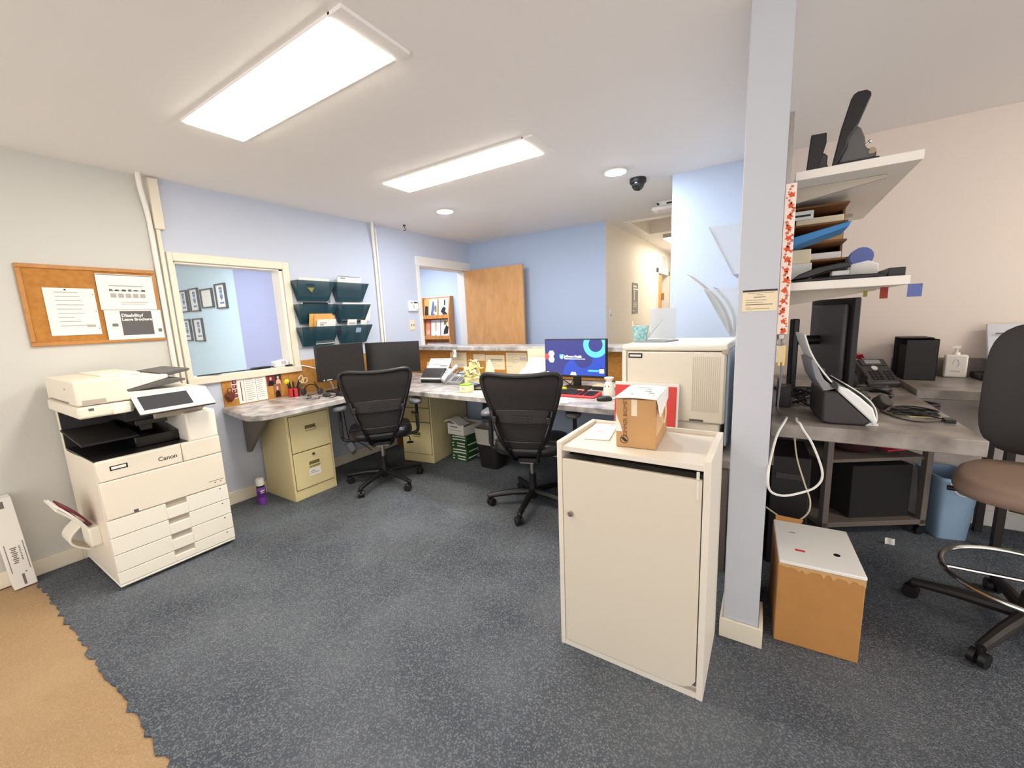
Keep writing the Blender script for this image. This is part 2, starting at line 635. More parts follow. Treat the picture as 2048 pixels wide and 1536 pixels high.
struct('baseboard_wing', MB().prism([(3.496, -2.897), (3.655, -2.895), (3.652, -2.70), (3.639, -2.70), (3.639, -2.884), (3.507, -2.884), (3.507, -2.70), (3.496, -2.70)], 'z', 0, 0.088), M_trimw, 0.003)
struct('baseboard_left', MB().box((0, -6.4, 0), (0.014, -4.15, 0.095)).box((0, -4.15, 0), (0.014, -1.15, 0.1)), M_trimw, 0.003)
struct('baseboard_right', MB().box((3.64, -1.135, 0), (7.2, -1.12, 0.1)), M_trim, 0.003)
struct('baseboard_back', MB().box((0, -0.014, 0), (1.975, 0, 0.1)), M_trim, 0.003)
# half wall with laminate ledge between desk area and lobby
struct('wall_half', MB().box((0, -1.14, 0), (2.92, -1.02, 1.072)), M_wallB)
struct('trim_2', MB().box((0.001, -1.25, 1.072), (2.92, -0.9, 1.116)), M_lam, 0.006)
struct('trim_3', MB().box((0.002, -1.152, 0.80), (2.915, -1.14, 1.071)), M_cork)
struct('baseboard_half', MB().box((0.015, -1.154, 0), (2.91, -1.14, 0.1)), M_trimw, 0.003)
# waiting room and passage behind the left wall
struct('wall_waiting', MB().box((-6, -1.9, 0), (-2.47, -1.8, CH)), M_cyan)
struct('wall_waiting_accent', MB().box((-2.47, -1.93, 0), (-0.12, -1.8, CH)), M_lav)
struct('wall_waiting_far', MB().box((-6, -6.4, 0), (-5.9, -1.8, CH)), M_cyan)
struct('wall_passage', MB().box((-4, 0.46, 0), (1.86, 0.56, CH)), M_wallL)
struct('wall_passage_far', MB().box((-4, -1.8, 0), (-3.9, 0.5, CH)), M_wallL)
# window: casing, jamb, sill, glass
wf = MB()
for a, b in (((0, -3.458, 1.0), (0.022, WY0, 1.957)), ((0, WY1, 1.0), (0.022, -2.595, 1.957)), ((0, WY0, WZ1), (0.022, WY1, 1.957))):
    wf.box(a, b)
win = struct('window_1', wf, M_trimw, 0.005)
jm = MB().box((-0.118, WY0, WZ0), (0, WY0 + 0.012, WZ1)).box((-0.118, WY1 - 0.03, WZ0), (0, WY1, WZ1)).box((-0.118, WY0, WZ1 - 0.014), (0, WY1, WZ1)).box((-0.118, WY0, WZ0 - 0.002), (0, WY1, WZ0 + 0.012))
jm.build('window_jamb', M_trim, win, 0.002)
MB().box((0, WY0 - 0.033, 1.0), (0.03, WY1 + 0.055, WZ0 + 0.006)).build('window_sill', M_trimw, win, 0.004)
MB().box((-0.075, WY0 + 0.012, WZ0 + 0.012), (-0.07, WY1 - 0.03, WZ1 - 0.014)).build('window_pane', M_glass, win)
# doorway casing + open birch door
dc = MB().box((0, -1.046, 0), (0.02, DY0 + 0.004, 2.07)).box((0, DY1 - 0.004, 0), (0.02, -0.01, 2.07)).box((0, -1.052, 2.062), (0.026, -0.002, 2.172))
struct('trim_4', dc, M_trim, 0.004)
dj = MB().box((-0.12, DY0, 0), (0, DY0 + 0.02, DZ)).box((-0.12, DY1 - 0.02, 0), (0, DY1, DZ)).box((-0.12, DY0, DZ - 0.02), (0, DY1, DZ))
struct('trim_5', dj, M_trim, 0.002)
dr = MB().box((0.032, -0.165, 0.012), (0.955, -0.128, 2.058))
door = struct('door_1', dr, M_door, 0.003)
MB().cyl((0.89, -0.165, 0.96), (0.89, -0.21, 0.96), 0.012).ball((0.89, -0.23, 0.96), 0.027).lathe([(0.03, 0), (0.03, 0.006)], n=16, X=Matrix.Translation((0.89, -0.165, 0.96)) @ Matrix.Rotation(R(90), 4, 'X')).build('door_handle', M_steel, door)
# hall door far away on the hall wall
hd = MB().box((1.975, 2.43, 0), (1.99, 2.52, 2.12)).box((1.975, 3.3, 0), (1.99, 3.38, 2.12)).box((1.975, 2.43, 2.04), (1.99, 3.38, 2.12))
struct('trim_6', hd, M_trim, 0.003)
hd2 = struct('door_2', MB().box((1.93, 2.535, 0.01), (1.965, 2.9, 2.02)), M_door, 0.003)
MB().cyl((1.965, 2.86, 1.66), (2.0, 2.86, 1.66), 0.012).box((1.975, 2.84, 1.6), (2.0, 2.9, 1.72)).build('door_closer', M_brass, hd2)
struct('wall_hall_room', MB().box((0.9, 2.3, 0), (1.0, 3.6, CH)), M_hall)

# ------------------------------------------------------------------ ceiling things


def troffer(x0, x1, y0, y1, label, bent):
    cx, cy = (x0 + x1) / 2, (y0 + y1) / 2
    t = thing('ceiling_light', label, 'ceiling light', (cx, cy, CH), 0, 'fluorescent ceiling panels')
    hx, hy = (x1 - x0) / 2, (y1 - y0) / 2
    f = MB()
    e = 0.014
    f.box((-hx - e, -hy - e, -0.012), (hx + e, -hy, 0.0)).box((-hx - e, hy, -0.012), (hx + e, hy + e, 0.0)).box((-hx - e, -hy, -0.012), (-hx, hy, 0.0))
    f.box((hx, -hy - e, -0.014), (hx + 0.075, hy + e + 0.01, 0.0))
    f.build('frame', M_ceil, t, 0.002)
    d = MB().box((-hx, -hy, -0.018), (hx, hy, 0.0))
    d.build('diffuser', M_troff, t)
    return t


troffer(1.10, 2.30, -3.655, -3.385, 'large lit fluorescent panel in the ceiling, nearer to the camera', 0)
troffer(1.12, 2.325, -2.425, -2.17, 'lit fluorescent panel in the ceiling above the two swivel chairs', 0)


def can(x, y, label):
    t = thing('recessed_downlight', label, 'downlight', (x, y, CH), 0, 'round recessed downlights')
    MB().lathe([(0.074, 0), (0.094, -0.002), (0.094, -0.007), (0.076, -0.009), (0.074, 0)], n=32).build('trim_ring', M_trim, t)
    MB().lathe([(0.001, -0.016), (0.04, -0.015), (0.066, -0.011), (0.0735, -0.004), (0.0735, 0.0), (0.001, 0.0)], n=32).build('lens', M_can, t)


troffer(5.75, 6.95, -2.6, -2.32, 'added unseen ceiling panel that brightens the right work area', 0)  # lamp added out of view to lift the right wall
can(0.91, -1.505, 'small round lit downlight in the ceiling near the doorway')
can(2.582, -1.50, 'round lit downlight beside the black dome camera')
t = thing('dome_camera', 'black dome security camera on the ceiling', 'security camera', (2.672, -1.225, CH))
MB().lathe([(0.001, 0), (0.062, 0), (0.064, -0.03), (0.058, -0.036), (0.001, -0.036)], n=28).build('base', M_blk, t)
MB().lathe([(0.05, -0.034), (0.05, -0.046), (0.043, -0.066), (0.03, -0.082), (0.012, -0.09), (0.001, -0.091)], n=28).build('dome', M_dome, t)
t = thing('smoke_detector', 'white alarm unit on a bracket under the ceiling at the hall', 'smoke detector', (2.70, -0.36, CH))
MB().prism([(-0.07, -0.06), (0.12, -0.06), (0.12, 0.06), (-0.07, 0.06)], 'z', -0.045, 0).build('base', M_whitep, t, 0.006)
MB().box((-0.115, -0.085, -0.083), (0.15, 0.05, -0.048)).build('cover', M_whitep, t, 0.014, seg=3)
MB().cyl((-0.055, -0.087, -0.028), (-0.055, -0.058, -0.028), 0.01).box((0.02, -0.062, -0.036), (0.07, -0.058, -0.02)).build('socket_holes', M_blk, t)
MB().cyl((-0.05, -0.02, -0.088), (-0.05, -0.02, -0.08), 0.012).build('test_button', M_lgrey, t)
solo('ceiling_hook', MB().cyl((0, 0, 0), (0, 0, -0.012), 0.014).tube([(0, 0, -0.01), (0, 0, -0.03), (0.012, 0.004, -0.036), (0.016, 0.006, -0.05), (0.004, 0.0, -0.058), (-0.014, -0.004, -0.05)], 0.004, 8), M_blk, 'small black hook screwed into the ceiling near the doorway', 'hook', (0.205, -1.37, CH))
t = thing('hall_ceiling_light', 'lit fixture on the ceiling of the back hall', 'ceiling light', (2.42, 1.66, CH))
MB().box((-0.12, -0.3, -0.05), (0.3, 0.3, 0)).build('housing', M_mfpg, t, 0.004)
MB().box((-0.115, -0.295, -0.056), (0.295, 0.295, -0.05)).build('diffuser', M_hl, t)
vt = MB().box((0, -0.13, -0.1), (0.008, 0.13, 0.1))
for k in range(7):
    vt.box((0.008, -0.11, -0.08 + k * 0.026), (0.012, 0.11, -0.066 + k * 0.026), 1)
solo('wall_vent', vt, [M_trim, M_mfpg], 'small slotted air vent high on the hall wall above the door', 'vent', (1.976, 2.93, 2.25))
# hall wall: tall grey notice and light switch
pm = MB().box((0, -0.14, 0), (0.006, 0.14, 0.42))
for (a, b, c, d) in ((-0.1, 0.36, 0.06, 0.385), (-0.1, 0.325, 0.13, 0.345), (-0.1, 0.15, 0.09, 0.155), (-0.1, 0.135, 0.08, 0.14), (-0.1, 0.12, 0.1, 0.125), (-0.1, 0.105, 0.07, 0.11), (-0.1, 0.09, 0.08, 0.095), (-0.11, 0.03, -0.05, 0.045)):
    pm.box((0.006, a, b), (0.007, c, d), 1)
for z in (0.2, 0.235, 0.27, 0.3):
    pm.cyl((0.006, -0.05, z), (0.007, -0.05, z), 0.022, mi=1)
solo('wall_notice', pm, [M_mgrey, M_paper], 'tall grey notice with white lettering on the hall wall', 'sign', (1.976, 1.185, 1.39))


def plate(name, label, o, rz, toggles, m, w_=0.075, h_=0.115):
    t = thing(name, label, 'switch', o, rz)
    MB().box((0, -w_ / 2, -h_ / 2), (0.007, w_ / 2, h_ / 2)).build('plate', m, t, 0.003)
    for k in range(toggles):
        y = (k - (toggles - 1) / 2) * 0.04
        MB().box((0.006, y - 0.005, -0.012), (0.016, y + 0.005, 0.012)).build('toggle', M_mgrey, t, 0.002)


plate('light_switch', 'white single light switch on the cream hall wall', (1.976, 0.137, 1.38), 0, 1, M_whitep)
plate('light_switch', 'almond double light switch under the alarm keypad', (0.0, -1.172, 1.365), 0, 2, M_paperc, 0.085, 0.115)
t = thing('alarm_keypad', 'white alarm keypad on the wall beside the doorway', 'keypad', (0, -1.145, 1.588))
MB().box((0, -0.075, -0.06), (0.03, 0.075, 0.06)).build('housing', M_whitep, t, 0.006)
MB().box((0.03, 0.0, 0.03), (0.031, 0.06, 0.046)).build('display', M_inkd, t)
kp = MB().box((0.03, -0.006, -0.035), (0.031, 0.0, 0.015)).box((0.03, -0.05, 0.03), (0.031, -0.02, 0.04)).box((0.03, 0.04, -0.048), (0.031, 0.068, -0.042))
kp.build('button_marks', M_ink, t)

# ------------------------------------------------------------------ wall pipes


def pipe(y, label, both):
    t = thing('wall_conduit', label, 'pipe', (0, y, 0), 0, 'painted pipes on the left wall')
    MB().tube(smoothpath([(0.055, -0.03, CH), (0.05, -0.03, 2.36), (0.02, -0.005, 2.2), (0.018, 0, 2.0), (0.018, 0, 1.02)], 5), 0.0155, 12).build('pipe', M_trim, t)
    if both:
        MB().box((0.0, 0.026, 1.0), (0.026, 0.05, 2.1)).box((0.0, 0.02, 2.1), (0.04, 0.075, 2.43)).build('cover_strip', M_trimw, t, 0.003)
    else:
        MB().box((0.0, 0.03, 0.8), (0.02, 0.05, 2.40)).build('cover_strip', M_trim, t, 0.003)


pipe(-3.52, 'white painted pipe from ceiling to window beside the corkboard', True)
pipe(-1.645, 'white painted pipe down the wall right of the wall files', False)

# ------------------------------------------------------------------ corkboard and its papers
t = thing('cork_board', 'oak framed corkboard on the wall above the copier', 'corkboard', (0, -3.855, 1.345))
f = MB()
f.box((0, -0.312, 0), (0.018, 0.312, 0.024)).box((0, -0.312, 0.45), (0.018, 0.312, 0.474)).box((0, -0.312, 0.024), (0.018, -0.29, 0.45)).box((0, 0.29, 0.024), (0.018, 0.312, 0.45))
f.build('frame', M_oakframe, t, 0.004)
MB().box((0, -0.295, 0.02), (0.010, 0.295, 0.455)).build('cork_panel', M_corkb, t)
YR, ZU = (0, 1, 0), (0, 0, 1)
scr = rows(0.2, 0.75, 0.12, 0.92, 9, 0.18, 5) + [(0.72, 0.16, 0.9, 0.22)]
paper('paper_note', 'handwritten note with punched edge pinned left on the corkboard', 'paper', (0.013, -3.97, 1.545), YR, ZU, 0.218, 0.282, scr, [(0.955, 0.86, 0.975, 0.88), (0.955, 0.5, 0.975, 0.52), (0.955, 0.12, 0.975, 0.14), (0.4, 0.95, 0.44, 0.98)], [M_paper, M_lines, M_inkd])
scr = [(0.2, 0.66, 0.8, 0.69), (0.2, 0.53, 0.8, 0.55)] + [(0.2 + 0.13 * k, 0.34, 0.3 + 0.13 * k, 0.46) for k in range(5)] + [(0.35, 0.2, 0.85, 0.22), (0.35, 0.15, 0.8, 0.17)]
paper('paper_notice', 'landscape notice with a row of symbols pinned at top right of the corkboard', 'paper', (0.0184, -3.704, 1.669), YR, ZU, 0.282, 0.226, scr, [(0.19, 0.52, 0.25, 0.58), (0.29, 0.525, 0.36, 0.57), (0.41, 0.52, 0.48, 0.575), (0.52, 0.52, 0.58, 0.58), (0.62, 0.525, 0.7, 0.57), (0.76, 0.52, 0.83, 0.58), (0.0, 0.965, 0.98, 0.985)], [M_paper, M_lines, M_dgrey])
bp = paper('leave_brochure', 'brochure sheet with a dark grey block at lower right of the corkboard', 'brochure', (0.0200, -3.692, 1.458), YR, ZU, 0.288, 0.19, [(0.1, 0.45, 0.2, 0.55), (0.9, 0.22, 0.97, 0.34)], [(0.26, 0.14, 0.82, 0.97)], [M_paper, M_ink, M_dgrey])
text(bp, 'Disability/', 0.028, Matrix.Translation((-0.064, 0.06, 0.0022)), M_paper, align='LEFT', bold=0.0008)
text(bp, 'Leave Brochure', 0.024, Matrix.Translation((-0.064, 0.034, 0.0022)), M_paper, align='LEFT', bold=0.0008)

# ------------------------------------------------------------------ multifunction copier (front faces +x)
t = thing('photocopier', 'tall cream office copier with tilted touch panel and four paper drawers', 'copier', (0.03, -3.85, 0))
X0, XF, YL, YRt = 0.0, 0.64, -0.288, 0.286
b = MB()
b.prism([(X0, 0.03), (XF - 0.02, 0.03), (XF - 0.02, 0.735), (XF - 0.06, 0.735), (0.40, 0.735), (0.06, 0.72), (0.05, 0.97), (X0, 0.97)], 'y', YL, YRt - 0.0)
body = b.build('body', M_mfp, t, 0.012, seg=3)
MB().box((0.02, YL + 0.03, 0.0), (XF - 0.05, YRt - 0.03, 0.03)).build('plinth', M_blk, t)
MB().box((0.05, YL + 0.004, 0.722), (XF - 0.03, 0.13, 0.7375)).box((0.05, YL + 0.002, 0.735), (0.07, 0.15, 0.975)).build('output_bay', M_blk, t)
mb = MB()
mb.prism([(0.07, 0.738), (0.5, 0.738), (0.5, 0.80), (0.07, 0.86)], 'y', -0.08, 0.13)
mb.build('output_tray', M_blkgl, t, 0.004)
MB().prism([(0.06, 0.84), (0.48, 0.80), (0.48, 0.812), (0.06, 0.852)], 'y', YL - 0.006, -0.05).build('inner_tray', M_blk2, t, 0.002)
MB().box((0.30, -0.07, 0.868), (0.52, 0.08, 0.90)).box((0.42, -0.03, 0.82), (0.425, 0.03, 0.868)).build('inner_guide', M_blkgl, t, 0.006)
MB().box((0.05, 0.13, 0.735), (XF, YRt, 0.91)).build('right_tower', M_mfpl, t, 0.008)
MB().box((0.05, -0.1, 0.90), (0.5, 0.25, 0.985)).build('scanner_support', M_blk, t)
fr = MB().box((XF - 0.022, YL, 0.625), (XF + 0.004, 0.082, 0.735)).box((XF - 0.022, 0.085, 0.625), (XF + 0.004, YRt, 0.735))
fr.build('upper_front_cover', M_mfp, t, 0.006)
MB().box((XF - 0.022, YL, 0.41), (XF + 0.004, YRt, 0.6225)).build('front_door', M_mfp, t, 0.006)
zs = [0.024, 0.106, 0.207, 0.306, 0.407]
for k in range(4):
    z0, z1 = zs[k] + (0.012 if k == 0 else 0.003), zs[k + 1] - 0.001
    d = MB()
    d.box((XF - 0.022, YL, z0), (XF + 0.004, -0.036, z1)).box((XF - 0.022, 0.067, z0), (XF + 0.004, YRt, z1)).box((XF - 0.022, -0.036, z0), (XF + 0.004, 0.067, z1 - 0.034))
    dd = d.build('paper_drawer', M_mfpl, t, 0.002)
    MB().box((XF - 0.03, -0.036, z1 - 0.034), (XF - 0.012, 0.067, z1)).build('grip_recess', M_mfpg, dd)
    MB().box((XF + 0.004, 0.24, z1 - 0.02), (XF + 0.0046, 0.248, z1 - 0.012)).build('size_mark', M_mfpd, dd)
MB().box((0.0, YL, 0.018), (XF + 0.003, YRt, 0.033)).build('base_trim', M_mfpl, t, 0.006)
sc = MB().box((0.0, YL - 0.022, 0.974), (XF + 0.004, -0.09, 1.037)).box((0.0, -0.09, 0.985), (XF - 0.03, YRt - 0.02, 1.037))
sc.build('scanner_unit', M_mfp, t, 0.012, seg=3)
ad = MB().prism([(YL - 0.018, 1.041), (0.265, 1.041), (0.262, 1.058), (0.17, 1.072), (-0.03, 1.08), (-0.105, 1.084), (-0.112, 1.172), (YL - 0.018, 1.168)], 'x', 0.03, XF + 0.004)
ad.build('document_feeder', M_mfp, t, 0.012, seg=3)
MB().prism([(-0.112, 1.09), (-0.03, 1.108), (0.088, 1.135), (0.09, 1.156), (-0.112, 1.172)], 'x', 0.10, XF - 0.02).build('feeder_input_tray', M_mfpl, t, 0.006)
MB().box((0.06, -0.17, 1.167), (0.5, 0.0, 1.180)).build('feeder_lid', M_mfpl, t, 0.005)
MB().prism([(-0.106, 1.085), (-0.02, 1.088), (0.10, 1.10), (0.165, 1.112), (0.165, 1.122), (0.075, 1.131), (-0.017, 1.109), (-0.104, 1.091)], 'x', 0.22, XF - 0.008).build('feeder_tray', M_dgrey, t, 0.002)
MB().prism([(0.085, 1.142), (0.20, 1.162), (0.212, 1.172), (0.20, 1.179), (0.06, 1.166)], 'x', 0.20, XF - 0.05).build('tray_extension', M_dgrey, t, 0.003)
MB().box((XF + 0.003, -0.285, 1.048), (XF + 0.0055, -0.195, 1.07)).build('feeder_grip', M_mfpg, t, 0.002)
MB().box((XF - 0.01, -0.18, 0.976), (XF + 0.018, -0.105, 1.012)).build('scanner_latch', M_mfpl, t, 0.006)
# side marks
MB().box((0.1, YL - 0.0228, 1.05), (0.5, YL - 0.018, 1.054)).box((0.45, YL - 0.0186, 1.12), (0.47, YL - 0.018, 1.126)).build('side_slots', M_mfpd, t)
# touch panel: bottom edge nearer the user
px = frame((0.70, 0.078, 1.0165), (0, 1, 0), (-0.78, 0, 0.626))
pn = MB().box((-0.178, -0.076, -0.012), (0.178, 0.076, 0.0), X=px)
pan = pn.build('touch_panel', M_mfpl, t, 0.006)
MB().box((-0.178, -0.0765, -0.02), (0.178, 0.0765, -0.011), X=px).build('panel_back', M_char, pan, 0.004)
MB().box((-0.155, -0.054, 0), (0.072, 0.054, 0.001), X=px).build('panel_screen', M_scr, pan)
kb = MB()
for i in range(4):
    for j in range(3):
        kb.cyl(Vector((0.093 + j * 0.02, 0.022 - i * 0.018, 0)), Vector((0.093 + j * 0.02, 0.022 - i * 0.018, 0.002)), 0.005, n=10, X=px)
kb.box((0.14, -0.058, 0), (0.165, -0.048, 0.002), X=px)
kb.build('panel_keys', M_lgrey, pan)
MB().prism([(0.58, 0.90), (0.7, 0.985), (0.69, 1.0), (0.55, 1.0)], 'y', 0.0, 0.24).build('panel_arm', M_mfpg, t, 0.004)
xf = frame((XF + 0.0045, 0.013, 0.674), (0, 1, 0), (0, 0, 1))
text(t, 'Canon', 0.034, xf, M_inkd, bold=0.0003)
lb = MB().box((XF + 0.004, -0.236, 0.677), (XF + 0.0052, -0.163, 0.702))
lb = lb.build('asset_label', M_blk, t)
MB().box((XF + 0.0052, -0.23, 0.683), (XF + 0.0058, -0.17, 0.697)).build('label_strip', M_paper, lb)
MB().box((XF + 0.004, -0.175, 0.413), (XF + 0.0048, -0.155, 0.43)).box((XF + 0.004, -0.268, 1.012), (XF + 0.0048, -0.248, 1.025)).box((XF + 0.004, 0.19, 0.452), (XF + 0.0045, 0.27, 0.455)).box((XF + 0.004, 0.22, 0.437), (XF + 0.0045, 0.228, 0.443)).box((XF + 0.004, 0.25, 0.437), (XF + 0.0045, 0.258, 0.443)).build('badges', M_dgrey, t)
# left side manual feed tray, folded out
MB().box((0.30, YL - 0.045, 0.235), (0.47, YL + 0.002, 0.345)).build('side_tray_base', M_mfpl, t, 0.008)
tp = MB()
tp.sheet(lambda u, v: (0.16 + 0.28 * v, YL - 0.035 - 0.075 * u - 0.03 * u * u, 0.32 + 0.17 * u), 8, 4, 0.012)
tp.build('side_tray', M_mfpl, t, 0.004)
gd = MB()
gd.sheet(lambda u, v: (0.12 + 0.17 * v, YL - 0.02 - 0.075 * math.sin(u * PI), 0.33 - 0.17 * u), 12, 4, 0.01)
gd.build('side_tray_guide', M_mfpl, t, 0.003)
for k, (dx, m, lab) in enumerate(((0.0, M_maroon, 'maroon folder standing in the copier side tray'), (0.016, M_paper, 'white sheaf of paper behind the maroon folder in the copier side tray'))):
    s_ = MB()
    s_.sheet(lambda u, v: (0.31 + 0.03 * k + 0.15 * v, -4.160 - dx * 1.5 - 0.07 * u - 0.03 * u * u, 0.352 + (0.15 + 0.02 * k) * u), 5, 2, 0.008)
    solo('folder' if k == 0 else 'paper_sheaf', s_, m, lab, 'folder' if k == 0 else 'paper')

# tall toner carton
t = thing('toner_carton', 'tall narrow white carton standing against the wall left of the copier', 'carton', (0.005, -4.405, 0.0), rot=(R(2.2), R(-1.2), 0))
MB().box((0.012, -0.043, 0), (0.106, 0.045, 0.53)).build('box', M_paper, t, 0.003)
mk = MB().box((0.106, -0.033, 0.10), (0.1068, -0.03, 0.27)).box((0.106, 0.034, 0.10), (0.1068, 0.037, 0.27)).box((0.106, -0.002, 0.015), (0.1068, 0.008, 0.08)).box((0.106, -0.01, 0.475), (0.1068, 0.012, 0.515)).box((0.106, 0.014, 0.085), (0.1068, 0.02, 0.092))
for k in range(9):
    mk.box((0.106, -0.016 + 0.004 * (k % 2), 0.15 + k * 0.011), (0.1068, 0.002 + 0.003 * (k % 3), 0.156 + k * 0.011))
    mk.box((0.106, 0.016, 0.16 + k * 0.01), (0.1068, 0.022, 0.165 + k * 0.01))
mk.build('printed_marks', M_ink, t)

# ------------------------------------------------------------------ desks
DZT = 0.795
pts = [(0.012, -3.265), (0.47, -3.325)]
for k in range(7):
    a = -PI / 2 + k * PI / 12
    pts.append((0.52 + 0.125 * math.cos(a), -3.205 + 0.125 * math.sin(a)))
pts += [(0.645, -2.28), (0.72, -2.16), (2.83, -2.20), (2.83, -1.156), (0.012, -1.156)]
t = thing('desk', 'L-shaped grey marbled laminate desk along the wall and the counter', 'desk', (0, 0, 0))
MB().prism(pts, 'z', DZT - 0.042, DZT).build('worktop', M_lam, t, 0.005, smooth=25)
MB().prism([(0.02, 0.752), (0.40, 0.752), (0.40, 0.72), (0.06, 0.40), (0.02, 0.40)], 'y', -3.14, -3.115).build('bracket', M_taupe, t, 0.002)
MB().prism([(-1.16, 0.752), (-1.9, 0.752), (-1.9, 0.72), (-1.2, 0.40), (-1.16, 0.40)], 'x', 1.62, 1.645).build('bracket', M_taupe, t, 0.002)
MB().box((2.79, -2.15, 0.0), (2.815, -1.2, 0.752)).build('end_panel', M_taupe, t, 0.002)
# cork strip on the left wall above the desk
struct('trim_7', MB().box((0.0, -3.243, DZT - 0.05), (0.01, -2.6, 0.998)).box((0.0, -2.6, DZT - 0.05), (0.01, -1.153, 1.095)), M_cork)


def drawer_front(par, x, y0, y1, z0, z1, handle=True, card=False, lock=False):
    d = MB().box((x - 0.002, y0, z0), (x + 0.006, y1, z1)).build('drawer', M_file, par, 0.003)
    yc = (y0 + y1) / 2
    zc = z0 + (z1 - z0) * 0.62
    if handle:
        MB().box((x + 0.006, yc - 0.045, zc - 0.026), (x + 0.008, yc + 0.045, zc + 0.022)).build('handle_recess', M_filed, d)
        MB().prism([(x + 0.006, zc - 0.026), (x + 0.022, zc - 0.008), (x + 0.02, zc - 0.002), (x + 0.006, zc - 0.012)], 'y', yc - 0.046, yc + 0.046).build('handle', M_file, d, 0.002)
    if card:
        MB().box((x + 0.006, yc - 0.05, zc - 0.10), (x + 0.0075, yc + 0.05, zc - 0.04)).build('label_card', M_paper, d)
        MB().box((x + 0.0075, yc - 0.04, zc - 0.065), (x + 0.008, yc + 0.0, zc - 0.06)).box((x + 0.0075, yc - 0.045, zc - 0.08), (x + 0.008, yc + 0.03, zc - 0.076)).build('label_writing', M_ink, d)
    if lock:
        MB().cyl((x + 0.004, yc, z1 - 0.035), (x + 0.013, yc, z1 - 0.035), 0.012).build('lock', M_steel, d)


t = thing('file_cabinet', 'cream two-drawer file cabinet under the left desk', 'file cabinet', (0.455, -2.84, 0))
MB().box((-0.43, -0.187, 0), (0.0, 0.187, 0.72)).build('body', M_file, t, 0.004)
MB().box((-0.003, -0.17, 0.085), (0.0015, 0.17, 0.70)).build('drawer_gap', M_filed, t)
drawer_front(t, 0.002, -0.166, 0.166, 0.40, 0.695)
drawer_front(t, 0.002, -0.166, 0.166, 0.09, 0.392, card=True, lock=True)
t = thing('file_cabinet', 'cream three-drawer pedestal cabinet under the counter desk', 'file cabinet', (0.672, -1.87, 0), R(-90 + 8))
MB().box((-0.66, -0.185, 0), (0.0, 0.185, 0.72)).build('body', M_file, t, 0.004)
MB().box((-0.003, -0.172, 0.085), (0.0015, 0.172, 0.70)).build('drawer_gap', M_filed, t)
drawer_front(t, 0.002, -0.168, 0.168, 0.565, 0.69)
drawer_front(t, 0.002, -0.168, 0.168, 0.42, 0.557)
drawer_front(t, 0.002, -0.168, 0.168, 0.09, 0.41)

t = thing('spray_can', 'purple spray can with a white cap on the floor by the file cabinet', 'spray can', (0.215, -3.165, 0))
MB().lathe([(0.001, 0), (0.032, 0), (0.033, 0.005), (0.033, 0.135), (0.03, 0.142)], n=24).build('body', M_purp, t)
MB().lathe([(0.03, 0.141), (0.031, 0.155), (0.028, 0.158), (0.001, 0.158)], n=24).build('collar', M_blk, t)
MB().lathe([(0.029, 0.157), (0.029, 0.205), (0.026, 0.212), (0.001, 0.212)], n=24).build('cap', M_paper, t)
MB().lathe([(0.0332, 0.06), (0.0334, 0.06), (0.0334, 0.11), (0.0332, 0.11)], n=24).build('label', mat('purple_dark', (84, 40, 120), 0.4), t)
MB().box((0.03, -0.02, 0.112), (0.0338, 0.012, 0.12)).box((0.03, -0.018, 0.098), (0.0338, 0.008, 0.103)).build('label_lettering', M_paper, t)


